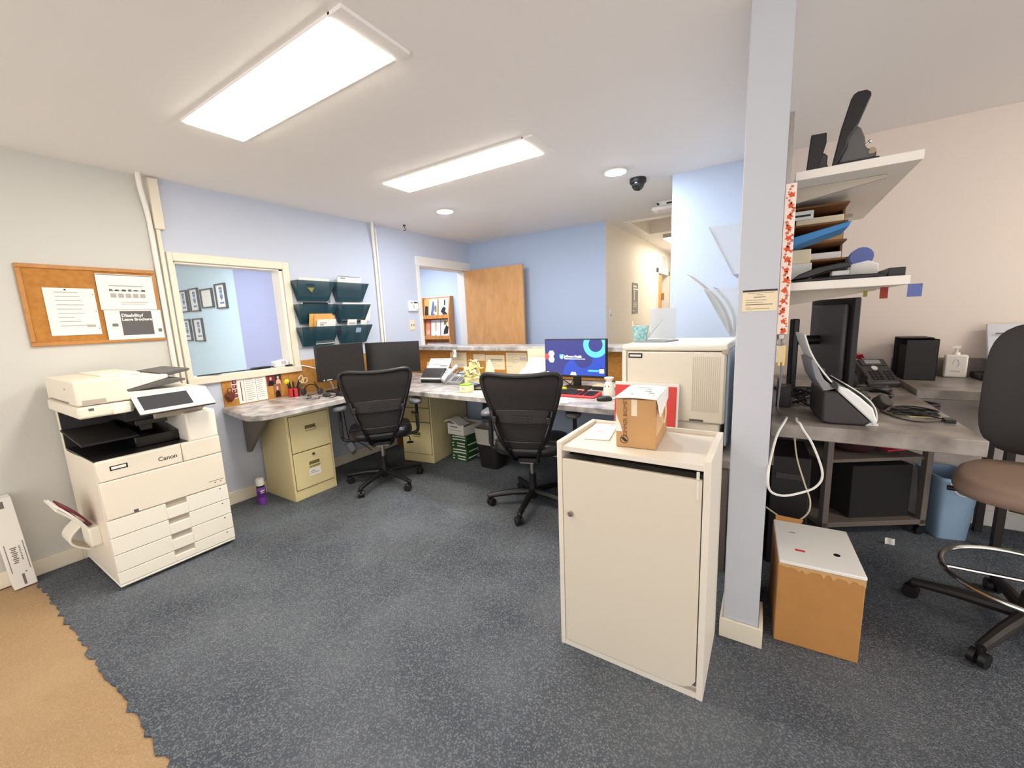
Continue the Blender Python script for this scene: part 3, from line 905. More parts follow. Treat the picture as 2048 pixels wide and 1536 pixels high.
# ------------------------------------------------------------------ swivel chairs
def make_chair(label):
    """faces +y"""
    t = thing('office_chair', label, 'chair', (0, 0, 0), 0, 'mesh backed swivel chairs at the desk')
    base = MB().lathe([(0.001, 0.06), (0.03, 0.06), (0.04, 0.085), (0.04, 0.125), (0.03, 0.135), (0.026, 0.20), (0.001, 0.20)], n=20).build('base', M_blk, t)
    for k in range(5):
        a = k * 2 * PI / 5
        ca, sa = math.cos(a), math.sin(a)
        MB().tube([(0.025 * ca, 0.025 * sa, 0.112), (0.15 * ca, 0.15 * sa, 0.108), (0.27 * ca, 0.27 * sa, 0.092), (0.335 * ca, 0.335 * sa, 0.082), (0.342 * ca, 0.342 * sa, 0.078)], [0.026, 0.023, 0.02, 0.018, 0.012], 10).build('leg', M_blk, base)
        cx, cy = 0.33 * ca, 0.33 * sa
        c = MB()
        b2 = a + 0.7
        ax, ay = -math.sin(b2), math.cos(b2)
        ox, oy = 0.018 * math.cos(b2), 0.018 * math.sin(b2)
        for s in (-1, 1):
            c.cyl((cx - ox + ax * s * 0.006, cy - oy + ay * s * 0.006, 0.03), (cx - ox + ax * s * 0.026, cy - oy + ay * s * 0.026, 0.03), 0.03, n=18)
        c.cyl((cx, cy, 0.045), (cx, cy, 0.085), 0.011, n=10)
        c.box((cx - ox - 0.006, cy - oy - 0.006, 0.03), (cx - ox + 0.006, cy - oy + 0.006, 0.06))
        c.build('caster', M_blk, base, 0.003)
    MB().cyl((0, 0, 0.19), (0, 0, 0.25), 0.027).build('gas_lift_sleeve', M_blk, t)
    MB().cyl((0, 0, 0.24), (0, 0, 0.38), 0.017).build('gas_lift', M_steel, t)
    mech = MB().box((-0.08, -0.14, 0.375), (0.08, 0.10, 0.415)).box((-0.14, -0.06, 0.405), (0.14, 0.14, 0.446)).build('tilt_mechanism', M_blk, t, 0.006)
    MB().box((-0.05, -0.165, 0.385), (0.05, -0.14, 0.392)).build('mechanism_plate', M_steel, mech)
    MB().tube(smoothpath([(0.08, 0.03, 0.392), (0.19, 0.03, 0.392), (0.235, 0.03, 0.385), (0.24, 0.03, 0.345)], 4), 0.005, 8).lathe([(0.001, 0.0), (0.03, 0.001), (0.034, 0.008), (0.02, 0.014), (0.001, 0.015)], (0.24, 0.03, 0.325), n=16, sx=1.0, sy=0.55).build('lever', M_blkgl, mech)

    def seat(u, v):
        x = (u - 0.5) * 2
        y = (v - 0.5) * 2
        return x, y
    rs = []
    n = 40
    prof = [(0.80, 0.418), (0.95, 0.425), (1.0, 0.445), (1.0, 0.47), (0.955, 0.492), (0.86, 0.502), (0.6, 0.497), (0.3, 0.493), (0.02, 0.492)]
    for q, z in prof:
        ring = []
        for i in range(n):
            a = 2 * PI * i / n
            ca, sa = math.cos(a), math.sin(a)
            e = 2.0 / 3.4
            x = 0.262 * q * math.copysign(abs(ca) ** e, ca)
            y = 0.245 * q * math.copysign(abs(sa) ** e, sa)
            zz = z
            if y > 0.1:
                zz -= 0.9 * (y - 0.1) ** 2
            zz += 0.10 * x * x * (1 if z > 0.48 else 0)
            ring.append((x, y + 0.03, zz))
        rs.append([(q_[0], q_[1], q_[2] + 0.025) for q_ in ring])
    MB().rings(rs).build('seat', M_lthr, t, smooth=60)

    def bk(x, z):
        return -0.215 - 0.16 * (z - 0.55) + 0.9 * x * x * 0.6 - 0.05 * math.exp(-((z - 0.95) / 0.1) ** 2) * 0.3
    half = [(0.0, 0.545), (0.09, 0.545), (0.132, 0.552), (0.155, 0.585), (0.178, 0.66), (0.21, 0.76), (0.24, 0.86), (0.262, 0.95), (0.268, 0.99), (0.258, 1.018), (0.235, 1.032), (0.19, 1.034), (0.1, 1.026), (0.0, 1.022)]
    L = [(x, z) for x, z in half] + [(-x, z) for x, z in half[-2:0:-1]]
    loop = smoothpath([(x, bk(x, z), z) for x, z in L] + [(L[0][0], bk(*L[0]), L[0][1])], 3)[:-1]
    MB().tube(loop, 0.0165, 10, closed=True).build('back_frame', M_blk, t)

    def wid(z):
        for (x0, z0), (x1, z1) in zip(half[2:10], half[3:11]):
            if z0 <= z <= z1:
                return x0 + (x1 - x0) * (z - z0) / max(1e-6, z1 - z0)
        return 0.25
    def msh(u, v):
        z = 0.55 + 0.472 * v
        x = (u - 0.5) * 2 * (wid(z) - 0.002)
        return (x, bk(x, z) + 0.002, z)
    MB().sheet(msh, 16, 20, 0.004).build('back_mesh', M_mesh, t)
    lum = MB()
    def lf(u, v):
        x = (u - 0.5) * 2 * (0.165 + 0.02 * v)
        z = 0.70 + 0.085 * v + 0.012 * (1 - (2 * u - 1) ** 2) * (v - 0.3)
        return (x, bk(x, z) - 0.012, z)
    lum.sheet(lf, 14, 6, 0.009)
    lumb = lum.build('lumbar_support', M_char, t, 0.002)
    sl = MB()
    for r_ in range(3):
        for k in range(5):
            x = -0.06 + 0.03 * k
            z = 0.715 + 0.022 * r_
            sl.box((x - 0.009, bk(x, z) - 0.0185, z - 0.006), (x + 0.009, bk(x, z) - 0.0165, z + 0.006))
    sl.build('lumbar_slots', M_blk, lumb, 0.002)
    MB().sheet(lambda u, v: ((u - 0.5) * 0.29, bk((u - 0.5) * 0.29, 0.55) - 0.004 - 0.004 * v, 0.512 + 0.05 * v), 10, 3, 0.02).build('back_lower_rail', M_blk, t, 0.004)
    for s in (-1, 1):
        MB().tube(smoothpath([(s * 0.07, -0.08, 0.40), (s * 0.085, -0.17, 0.415), (s * 0.11, -0.245, 0.50), (s * 0.155, -0.272, 0.60), (s * 0.19, -0.268, 0.70), (s * 0.212, -0.262, 0.79)], 5), 0.0135, 10, flat=1.0).build('back_upright', M_blkgl, t)
        MB().box((s * 0.185 - 0.016, -0.292, 0.70), (s * 0.185 + 0.016, -0.245, 0.75)).build('upright_clamp', M_blk, t, 0.006)
        arm = MB().tube(smoothpath([(s * 0.13, 0.03, 0.412), (s * 0.27, 0.03, 0.415), (s * 0.315, 0.03, 0.44), (s * 0.318, 0.025, 0.52), (s * 0.318, 0.02, 0.70)], 5), [0.014] * 21, 10).box((s * 0.318 - 0.014, 0.0, 0.46), (s * 0.318 + 0.014, 0.045, 0.60)).build('arm_post', M_blk, t, 0.004)
        pr = []
        for q, z in ((0.7, 0.695), (0.96, 0.70), (1.0, 0.712), (0.94, 0.726), (0.7, 0.732), (0.02, 0.733)):
            ring = []
            for i in range(24):
                a = 2 * PI * i / 24
                ca, sa = math.cos(a), math.sin(a)
                ring.append((s * 0.312 + 0.056 * q * math.copysign(abs(ca) ** 0.7, ca), 0.02 + 0.128 * q * math.copysign(abs(sa) ** 0.7, sa), z))
            pr.append(ring)
        MB().rings(pr).build('armrest', M_arm, t, smooth=60)
    return t


ch1 = make_chair('black mesh-backed swivel chair by the left desk corner, in front of two dark monitors')
ch2 = dup(ch1, (2.17, -2.175, 0), R(17), 'black mesh-backed swivel chair facing the blue computer screen')
ch1.location = (0.79, -2.40, 0)
ch1.rotation_euler = (0, 0, R(51))
for c, world in ((ch1, -4), (ch2, -5)):
    for o in c.children:
        if o.name.startswith('base'):
            o.rotation_euler = (0, 0, R(world) - c.rotation_euler[2])

# ------------------------------------------------------------------ computers


def monitor(name_label, loc, rz, w_, h_, zbot, dark=True, group=None, base=True):
    """faces -y; origin on the desk under the screen"""
    t = thing('computer_monitor', name_label, 'monitor', loc, rz, None, None)
    MB().box((-w_ / 2, -0.012, zbot), (w_ / 2, 0.03, zbot + h_)).build('bezel', M_blk2, t, 0.004)
    MB().box((-w_ / 2 + 0.008, -0.0135, zbot + 0.018), (w_ / 2 - 0.008, -0.011, zbot + h_ - 0.008)).build('screen', M_scr2 if dark else M_screennavy, t)
    MB().box((-0.035, 0.03, 0.02), (0.035, 0.055, zbot + 0.12)).build('stand_column', M_blk, t, 0.006)
    MB().box((-0.12, -0.07, 0), (0.12, 0.11, 0.014)).build('stand_base', M_blk, t, 0.006)
    return t


m1 = monitor('dark computer monitor left of the pair, behind the first swivel chair', (0.295, -2.37, DZT), R(90), 0.48, 0.315, 0.115)
MB().cyl((-0.2, -0.0125, 0.125), (-0.2, -0.014, 0.125), 0.006).box((-0.17, -0.0142, 0.122), (-0.12, -0.0125, 0.128)).build('status_lights', M_whitep, m1)
m2 = monitor('dark computer monitor right of the pair, angled in the desk corner', (0.40, -1.855, DZT), R(36), 0.53, 0.31, 0.105)
m3 = monitor('computer monitor showing a lit blue start screen', (2.268, -1.585, DZT), R(-1), 0.545, 0.315, 0.098, False)
SX, SZ = -0.2645, 0.117
SW, SH = 0.529, 0.288


def scr(poly, m, name, d=0.0005):
    pts = [(SX + u * SW, SZ + v * SH) for u, v in poly]
    MB().prism(pts, 'y', -0.0135 - d, -0.0133).build(name, m, m3)


def circ(cx, cy, r, n=28, a0=0, a1=360):
    asp = SW / SH
    out = []
    for i in range(n + 1):
        a = R(a0 + (a1 - a0) * i / n)
        out.append((cx + r * math.cos(a) / asp, cy + r * math.sin(a)))
    return [(min(1, max(0, u)), min(1, max(0, v))) for u, v in out]


scr([(0.28, 0.0), (1, 0.0), (1, 0.62), (0.52, 0.62), (0.36, 0.3)], M_screenblue, 'screen_gradient', 0.0003)
scr(circ(0.65, 0.49, 0.28), M_screennavy, 'screen_disc', 0.0006)
ring = circ(0.85, 0.87, 0.36) + circ(0.85, 0.87, 0.205)[::-1]
rg = MB()
o_, i_ = circ(0.85, 0.87, 0.36, 36), circ(0.85, 0.87, 0.205, 36)
for k in range(36):
    q = [o_[k], o_[k + 1], i_[k + 1], i_[k]]
    rg.prism([(SX + u * SW, SZ + v * SH) for u, v in q], 'y', -0.0143, -0.0135)
rg.build('screen_ring', M_screensky, m3)
hexa = lambda cx, cy, r: [(cx + r * math.cos(R(a)) * SH / SW, cy + r * math.sin(R(a))) for a in range(0, 360, 60)]
scr(hexa(0.105, 0.605, 0.10), M_screenwhite, 'screen_hexagon', 0.001)
scr(hexa(0.105, 0.435, 0.10), M_screenwhite, 'screen_hexagon', 0.001)
scr([(0.0, 0.44), (0.045, 0.44), (0.07, 0.52), (0.045, 0.6), (0.0, 0.6)], M_screenred, 'screen_badge', 0.0008)
scr([(0.43, 0.0), (0.535, 0.0), (0.515, 0.085), (0.45, 0.085)], M_screenwhite, 'screen_hexagon', 0.001)
scr([(0.91, 0.08), (0.98, 0.08), (0.98, 0.19), (0.91, 0.19)], M_screenwhite, 'screen_tile', 0.001)
scr([(0.72, 0.135), (0.735, 0.115), (0.9, 0.115), (0.9, 0.165), (0.735, 0.165)], M_screensky, 'screen_arrow', 0.001)
scr([(0.01, 0.045), (0.06, 0.045), (0.06, 0.075), (0.01, 0.075)], M_screenwhite, 'screen_tag', 0.001)
scr([(0.25, 0.59), (0.32, 0.59), (0.32, 0.49), (0.295, 0.45), (0.275, 0.45), (0.25, 0.49)], M_screensky, 'screen_shield', 0.001)
scr([(0.262, 0.535), (0.28, 0.51), (0.296, 0.52), (0.296, 0.575), (0.305, 0.575), (0.305, 0.50), (0.285, 0.475), (0.265, 0.5)], M_screenwhite, 'screen_shield_mark', 0.0012)
text(m3, 'Jefferson Health', 0.0235, Matrix.Translation((SX + 0.335 * SW, -0.0148, SZ + 0.53 * SH)) @ Matrix.Rotation(R(90), 4, 'X'), M_screenwhite, 'screen_lettering', 'LEFT', 0.0007)
scr([(0.335, 0.455), (0.68, 0.455), (0.68, 0.473), (0.335, 0.473)], M_screenwhite, 'screen_underline', 0.0008)
for a, b, c in (((2.10, -1.57, 0.9), (2.14, -1.50, 0.84), (2.17, -1.45, 0.80)), ((2.25, -1.55, 0.89), (2.20, -1.50, 0.83), (2.16, -1.46, 0.80))):
    cord('monitor_cable', 'black cable running down behind the blue-screened monitor, %s' % ('left one' if a[0] < 2.2 else 'right one'), [a, b, c], 0.004, M_blk)


def keyboard(label, loc, rz, w_, d_, mb_, mk, name='keyboard'):
    t = thing(name, label, 'keyboard', loc, rz)
    MB().prism([(-d_ / 2, 0), (d_ / 2, 0), (d_ / 2, 0.026), (-d_ / 2, 0.014)], 'x', -w_ / 2, w_ / 2).build('body', mb_, t, 0.006)
    sl = math.atan2(0.012, d_)
    for blk, (x0, x1) in enumerate(((-0.47, 0.18), (0.205, 0.275), (0.30, 0.47))):
        k = MB()
        nx = (14, 3, 4)[blk]
        for i in range(nx):
            for j in range(5):
                xa = w_ * (x0 + (x1 - x0) * i / nx)
                xb = w_ * (x0 + (x1 - x0) * (i + 0.86) / nx)
                ya = -d_ * 0.34 + d_ * 0.74 * j / 5
                yb = ya + d_ * 0.74 * 0.86 / 5
                z = 0.014 + (ya + d_ / 2) * math.tan(sl)
                k.box((xa, ya, z), (xb, yb, z + 0.007))
        k.build('keys', mk, t, 0.001)
    return t


keyboard('red keyboard with black keys in front of the blue screen', (2.335, -1.85, DZT), R(0), 0.46, 0.17, M_redk, M_blk)
keyboard('black keyboard on the left desk under the dark monitors', (0.535, -2.36, DZT), R(78), 0.42, 0.14, M_blk, M_char)


def mouse(label, loc, rz, m):
    t = thing('computer_mouse', label, 'mouse', loc, rz)
    MB().lathe([(0.001, 0), (0.9, 0), (1.0, 0.22), (0.96, 0.55), (0.75, 0.85), (0.4, 0.98), (0.001, 1.0)], n=24, X=Matrix.Diagonal((0.031, 0.056, 0.034, 1))).build('shell', m, t, smooth=60)
    MB().cyl((-0.004, 0.03, 0.0285), (0.004, 0.03, 0.0285), 0.006).build('scroll_wheel', M_mgrey, t)
    return t


mouse('black mouse on the counter desk beside the red keyboard', (2.652, -1.96, DZT), R(-60), M_blk)
mouse('small dark mouse on the left desk', (0.40, -2.62, DZT), R(80), M_char)
cord('mouse_cord', 'thin grey cord leading from the mouse by the red keyboard', [(2.69, -1.93, 0.80), (2.75, -1.85, 0.80), (2.78, -1.72, 0.80), (2.75, -1.55, 0.80)], 0.002, M_mgrey)

# ------------------------------------------------------------------ wall files


def wall_file(y0, z0, label):
    t = thing('wall_file', label, 'file holder', (0.0, y0, z0), 0, 'smoked plastic wall files')
    # local: y from 0 to .375, z 0 to .175
    th = 0.004
    a, b = 0.0, 0.375
    f = MB()
    front = [(0.036, a + 0.045, 0.0), (0.036, b - 0.035, 0.0), (0.118, b, 0.172), (0.118, a, 0.172)]
    n = Vector((0.17, 0, -0.08)).normalized() * th
    f.add(front + [Vector(p) - n for p in front], [(0, 1, 2, 3), (7, 6, 5, 4), (0, 4, 5, 1), (1, 5, 6, 2), (2, 6, 7, 3), (3, 7, 4, 0)])
    f.build('front_panel', M_smoke, t)
    s = MB()
    for sg, yb, yt in ((1, a + 0.045, a), (-1, b - 0.035, b)):
        tri = [(0.008, yb, 0.0), (0.036, yb, 0.0), (0.118, yt, 0.172), (0.008, yt, 0.172)]
        s.add(tri + [(p[0], p[1] + sg * th, p[2]) for p in tri], [(0, 1, 2, 3), (7, 6, 5, 4), (0, 4, 5, 1), (1, 5, 6, 2), (2, 6, 7, 3), (3, 7, 4, 0)])
    s.box((0.008, a + 0.045, -0.003), (0.036, b - 0.035, 0.001))
    s.build('side_panels', M_smoke, t)
    MB().box((0.003, a - 0.03, -0.02), (0.008, b + 0.006, 0.185)).build('back_plate', M_clrback, t, 0.002)
    return t


rowz = {1: 'top', 2: 'middle', 3: 'bottom'}
for r_, z in ((1, 1.63), (2, 1.424), (3, 1.22)):
    for c_, y in (('left', -2.598), ('right', -2.213)):
        wall_file(y, z, 'dark translucent wall file, %s row %s, on the left wall beside the window' % (rowz[r_], c_))


def slab(name, label, cat, y0, y1, zb, zt, xb, xt, th, m, group=None, lines=None):
    mb = MB()
    pf = [(xb, zb), (xb + th, zb), (xt + th, zt), (xt, zt)]
    mb.prism(pf, 'y', y0, y1)
    ms = [m]
    if lines:
        ms.append(M_ink)
        for (u0, v0, u1, v1) in lines:
            def P(u, v, e): return (xb + (xt - xb) * v + th + e, y0 + (y1 - y0) * u, zb + (zt - zb) * v)
            q = [P(u0, v0, 0), P(u1, v0, 0), P(u1, v1, 0), P(u0, v1, 0)]
            q2 = [P(u0, v0, .0005), P(u1, v0, .0005), P(u1, v1, .0005), P(u0, v1, .0005)]
            mb.add(q + q2, [(0, 1, 2, 3), (4, 5, 6, 7), (0, 1, 5, 4), (1, 2, 6, 5), (2, 3, 7, 6), (3, 0, 4, 7)], 1)
    return solo(name, mb, ms, label, cat, bevel=0)


slab('paper_stack', 'white papers sticking up in the top left wall file', 'paper', -2.545, -2.245, 1.64, 1.832, 0.018, 0.05, 0.012, M_paper)
slab('paper_stack', 'white papers with a folded top in the top right wall file', 'paper', -2.15, -1.88, 1.64, 1.868, 0.016, 0.05, 0.012, M_paper, lines=[(0.1, 0.9, 0.3, 0.94), (0.0, 0.975, 0.95, 1.0)])
slab('paper_stack', 'papers lying over the middle left wall file', 'paper', -2.55, -2.24, 1.434, 1.607, 0.016, 0.06, 0.012, M_paper)
slab('folder', 'black folder in the middle left wall file', 'folder', -2.545, -2.30, 1.436, 1.612, 0.034, 0.084, 0.006, M_blk2)
slab('paper_stack', 'crumpled white papers topping the middle right wall file', 'paper', -2.13, -1.80, 1.434, 1.615, 0.016, 0.055, 0.02, M_paper)
slab('folder', 'dark grey folder in the middle right wall file', 'folder', -2.145, -1.90, 1.436, 1.592, 0.04, 0.085, 0.005, M_dgrey)
slab('manila_folder', 'orange manila folder at the back of the bottom left wall file', 'folder', -2.50, -2.27, 1.23, 1.51, 0.018, 0.088, 0.006, M_manila)
slab('manila_folder', 'orange manila folder in front within the bottom left wall file', 'folder', -2.46, -2.26, 1.23, 1.495, 0.028, 0.097, 0.006, M_manila)
slab('letter', 'typed white letter in the bottom left wall file', 'paper', -2.44, -2.25, 1.23, 1.458, 0.038, 0.104, 0.004, M_paper, lines=[(0.15, 0.84, 0.5, 0.87), (0.15, 0.76, 0.35, 0.8), (0.12, 0.68, 0.4, 0.70)])
slab('card_stack', 'white cards with a red border in the bottom right wall file', 'paper', -2.115, -2.01, 1.23, 1.45, 0.03, 0.096, 0.006, M_paper, lines=[(0.15, 0.8, 0.85, 0.82), (0.15, 0.86, 0.85, 0.87)])
slab('card_stack', 'plain white cards at the right of the bottom right wall file', 'paper', -1.96, -1.885, 1.23, 1.44, 0.03, 0.092, 0.006, M_paper)
solo('sticky_note', MB().prism([(0.084, 1.32), (0.119, 1.40), (0.1205, 1.40), (0.0855, 1.32)], 'y', -2.03, -1.97), M_bin, 'pale blue strip stuck on the bottom right wall file', 'note')
solo('torn_note', MB().prism([(0.0, 0.0), (0.05, -0.055), (0.085, 0.0), (0.08, 0.03), (0.0, 0.02)], 'x', 0, 0.001), M_olive, 'torn yellowish note inside the top left wall file', 'note', (0.088, -2.50, 1.755))

# ------------------------------------------------------------------ things on the window sill
cord('sill_cable', 'black cable along the window sill', [(-0.03, -3.38, 1.062), (-0.02, -3.2, 1.064), (-0.04, -3.05, 1.062), (-0.02, -2.95, 1.064), (-0.03, -2.85, 1.066)], 0.0045, M_blk)
solo('pen', MB().cyl((0, 0, 0), (0, 0.13, 0.0), 0.004).cyl((0, 0.13, 0), (0, 0.145, 0), 0.004, 0.001), M_blk, 'black pen lying at the left of the window sill', 'pen', (-0.005, -3.37, 1.063), R(-8))
solo('tape_gun', MB().box((-0.03, -0.07, 0), (0.03, 0.07, 0.018)).box((-0.02, 0.07, 0.006), (0.02, 0.10, 0.014)), M_blk, 'flat black device on the window sill', 'device', (-0.03, -2.92, 1.058), bevel=0.004)
t = thing('card_reader', 'white handset unit standing on the window sill', 'device', (-0.035, -2.755, 1.058), R(10))
MB().prism([(-0.06, 0), (0.07, 0), (0.07, 0.045), (0.03, 0.062), (-0.06, 0.05)], 'x', -0.03, 0.03).build('body', M_whitep, t, 0.006)
MB().box((0.03, -0.005, 0.02), (0.0315, 0.04, 0.05)).build('panel', M_lgrey, t)
solo('cable_clip', MB().box((-0.02, -0.03, 0), (0.02, 0.03, 0.012)), M_blk, 'small black block at the right end of the window sill', 'device', (-0.01, -2.695, 1.058), bevel=0.003)
cord('window_cable', 'white cable from the window down behind the dark monitor', [(0.012, -2.59, 1.05), (0.03, -2.5, 1.02), (0.05, -2.42, 0.98), (0.09, -2.38, 0.90), (0.12, -2.36, 0.80)], 0.006, M_whitep)
cord('copier_cord', 'white cord between the copier and the desk end', [(0.10, -3.55, 0.62), (0.04, -3.47, 0.60), (0.03, -3.40, 0.68), (0.02, -3.33, 0.735)], 0.005, M_whitep)

# ------------------------------------------------------------------ pinned things above the left desk
XC = 0.011
sl_ = rows(0.28, 0.62, 0.04, 0.97, 11, 0.22, 11) + rows(0.68, 0.95, 0.1, 0.96, 10, 0.2, 12)
paper('schedule', 'printed schedule in two columns pinned on the cork under the window', 'paper', (XC, -3.025, 0.90), YR, ZU, 0.222, 0.198, sl_, [(0.1, 0.1, 0.13, 0.9), (0.63, 0.02, 0.64, 0.98), (0.22, 0.02, 0.23, 0.98)], [M_paper, M_mgrey, M_maroon])
ps = MB().box((0, -0.019, -0.075), (0.001, 0.019, 0.076))
for k in range(4):
    ps.box((0.001, -0.016, -0.068 + k * 0.037), (0.0014, 0.016, -0.038 + k * 0.037), 1)
    ps.ball((0.0014, -0.002 + 0.004 * (k % 2), -0.05 + k * 0.037), 0.0006, 0.006, 0.008, 10, 2)
solo('photo_strip', ps, [M_paper, M_maroon, M_skin], 'strip of four small photo booth pictures on the cork', 'photo', (XC, -3.157, 0.925))


def photo(label, y, z, w_, h_, bgm, top, dx=0.0):
    mb = MB().box((0, -w_ / 2, -h_ / 2), (0.001, w_ / 2, h_ / 2))
    mb.prism([(-w_ * 0.38, -h_ * 0.49), (w_ * 0.4, -h_ * 0.49), (w_ * 0.34, -h_ * 0.12), (w_ * 0.1, h_ * 0.02), (-w_ * 0.1, h_ * 0.02), (-w_ * 0.32, -h_ * 0.12)], 'x', 0.001, 0.0014, 1)
    mb.ball((0.0014, 0, h_ * 0.17), 0.0006, w_ * 0.15, h_ * 0.17, 12, 2)
    solo('photo_print', mb, [bgm, top, M_skin], label, 'photo', (XC + dx, y, z), group=None)


photo('photo of a dark-clothed person, beside the printed schedule', -2.873, 0.953, 0.062, 0.092, M_maroon, M_blk)
photo('photo print with a pale figure, right under the window corner', -2.812, 0.956, 0.058, 0.09, M_inkd, M_skin, 0.0015)
photo('lowest photo print, of a person in a dark top, above the desk', -2.828, 0.86, 0.056, 0.115, M_gold, M_blk, 0.003)
o = MB()
o.lathe([(0.001, -0.048), (0.014, -0.04), (0.034, -0.012), (0.04, 0.012), (0.03, 0.03), (0.012, 0.034), (0.001, 0.03)], n=18, sx=0.5)
o.tube(smoothpath([(0, -0.01, 0.03), (0.004, -0.016, 0.055), (0.004, 0.0, 0.066), (0.004, 0.016, 0.055), (0, 0.01, 0.03)], 4), 0.0035, 8)
solo('hanging_ornament', o, M_orn, 'brown heart shaped ornament hanging on the cork at the desk end', 'ornament', (0.034, -3.205, 0.878))

# pen pot with its pens
t = thing('pen_pot', 'red and black pen pot on the left desk', 'pen holder', (0.10, -2.735, DZT))
MB().lathe([(0.001, 0), (0.042, 0), (0.047, 0.02), (0.046, 0.075), (0.041, 0.076), (0.041, 0.01), (0.001, 0.008)], n=24).build('pot', M_redk, t)
MB().box((0.03, 0.01, 0.005), (0.05, 0.022, 0.075)).box((0.03, -0.03, 0.005), (0.048, -0.022, 0.07)).build('black_bands', M_blk, t)
rd = random.Random(4)
for k in range(9):
    a = rd.uniform(0, 2 * PI)
    l = rd.uniform(0.11, 0.14)
    p0 = (0.10 + 0.012 * math.cos(a), -2.735 + 0.012 * math.sin(a), DZT + 0.02)
    p1 = (0.10 + 0.05 * math.cos(a), -2.735 + 0.05 * math.sin(a), DZT + l)
    solo('pen', MB().cyl(p0, p1, 0.0045, n=8).cyl(p1, (p1[0] + 0.003 * math.cos(a), p1[1] + 0.003 * math.sin(a), p1[2] + 0.012), 0.0035, 0.001, n=8), M_blk, 'black pen standing in the red pen pot', 'pen', group='black pens in the red pen pot')
t = thing('scissors', 'scissors with cream handles in the red pen pot', 'scissors', (0.105, -2.70, DZT + 0.03), rot=(R(-28), 0, 0))
MB().box((-0.002, -0.008, 0), (0.002, 0.008, 0.09)).build('blades', M_steel, t)
for s in (-1, 1):
    c = Vector((0, s * 0.022, 0.122))
    MB().tube([c + Vector((0, 0.018 * math.cos(a), 0.026 * math.sin(a))) for a in [2 * PI * i / 16 for i in range(16)]], 0.0045, 8, closed=True).cyl((0, 0, 0.085), (0, s * 0.012, 0.102), 0.005).build('handle', M_paperc, t)
t = thing('flower_pen', 'pen with a yellow flower head in the red pen pot', 'pen', (0.085, -2.765, DZT + 0.02))
MB().cyl((0, 0, 0), (0.0, -0.012, 0.11), 0.003).build('stem', M_green, t)
fl = MB().ball((0, -0.013, 0.118), 0.012)
for k in range(6):
    a = k * PI / 3
    fl.ball((0.0, -0.013 + 0.014 * math.cos(a), 0.118 + 0.014 * math.sin(a)), 0.006, 0.009, 0.009, 10)
fl.build('flower', M_yel, t)
t = thing('headset', 'black telephone headset lying on the left desk', 'headset', (0.20, -2.63, DZT), R(30))
MB().tube([(0.075 * math.cos(a), 0.0, 0.012 + 0.085 * math.sin(a)) for a in [PI * i / 14 for i in range(15)]], 0.005, 8).build('headband', M_blk, t)
for s in (-1, 1):
    MB().cyl((s * 0.075 - 0.012, 0, 0.032), (s * 0.075 + 0.012, 0, 0.032), 0.03).build('ear_cushion', M_char, t, 0.005)
MB().tube(smoothpath([(0.075, 0.0, 0.03), (0.06, -0.05, 0.02), (0.02, -0.09, 0.012)], 4), 0.0035, 8).ball((0.015, -0.094, 0.012), 0.008).build('microphone', M_blk, t)
cord('headset_cable', 'black tangled cord on the left desk by the headset', [(0.30, -2.70, 0.799), (0.36, -2.78, 0.799), (0.44, -2.72, 0.799), (0.36, -2.66, 0.799), (0.44, -2.56, 0.799), (0.50, -2.60, 0.799), (0.52, -2.68, 0.799)], 0.003, M_blk)
cord('desk_cable', 'thin grey cable crossing the left desk front', [(0.32, -2.84, 0.80), (0.4, -2.8, 0.80), (0.42, -2.74, 0.80), (0.36, -2.72, 0.80), (0.30, -2.78, 0.80)], 0.0025, M_mgrey)
cord('charger_cable', 'black cable looped beside the left dark monitor', [(0.22, -2.58, 0.80), (0.16, -2.56, 0.86), (0.12, -2.55, 0.9), (0.10, -2.52, 0.86), (0.14, -2.5, 0.80)], 0.003, M_blk)

# ------------------------------------------------------------------ things on the counter desk


def sheet_scanner(label, loc, rz, mtop, mside, s=1.0):
    t = thing('document_scanner', label, 'scanner', loc, rz)
    w_ = 0.145
    MB().prism([(-0.075, 0.006), (0.085, 0.006), (0.085, 0.10), (0.05, 0.135), (0.01, 0.13), (-0.085, 0.045)], 'x', -w_, w_ - 0.05).build('body', mtop, t, 0.012, seg=3)
    MB().box((-w_ + 0.006, -0.082, 0.0), (w_ - 0.06, 0.07, 0.012)).build('base', M_blk, t, 0.003)
    MB().prism([(-0.088, 0.04), (-0.082, 0.034), (-0.078, 0.05), (-0.083, 0.052)], 'x', -w_ + 0.004, w_ - 0.054).build('front_strip', M_silver, t)
    MB().prism([(-0.06, 0.004), (0.09, 0.004), (0.095, 0.11), (0.05, 0.13), (-0.085, 0.05)], 'x', w_ - 0.05, w_ - 0.008).build('control_side', mside if mside is not M_paper else M_whitep, t, 0.008)
    b_ = MB()
    for k in range(3):
        y = -0.05 + k * 0.035
        b_.cyl((w_ - 0.029, y, 0.073 + k * 0.022), (w_ - 0.029, y - 0.004, 0.082 + k * 0.022), 0.009, n=12)
    b_.build('buttons', M_lgrey, t)
    MB().sheet(lambda u, v: ((u - 0.5) * 0.24 - 0.02, 0.05 + 0.09 * v, 0.12 + 0.10 * v), 2, 2, 0.004).build('paper_tray', M_whitep, t)
    return t


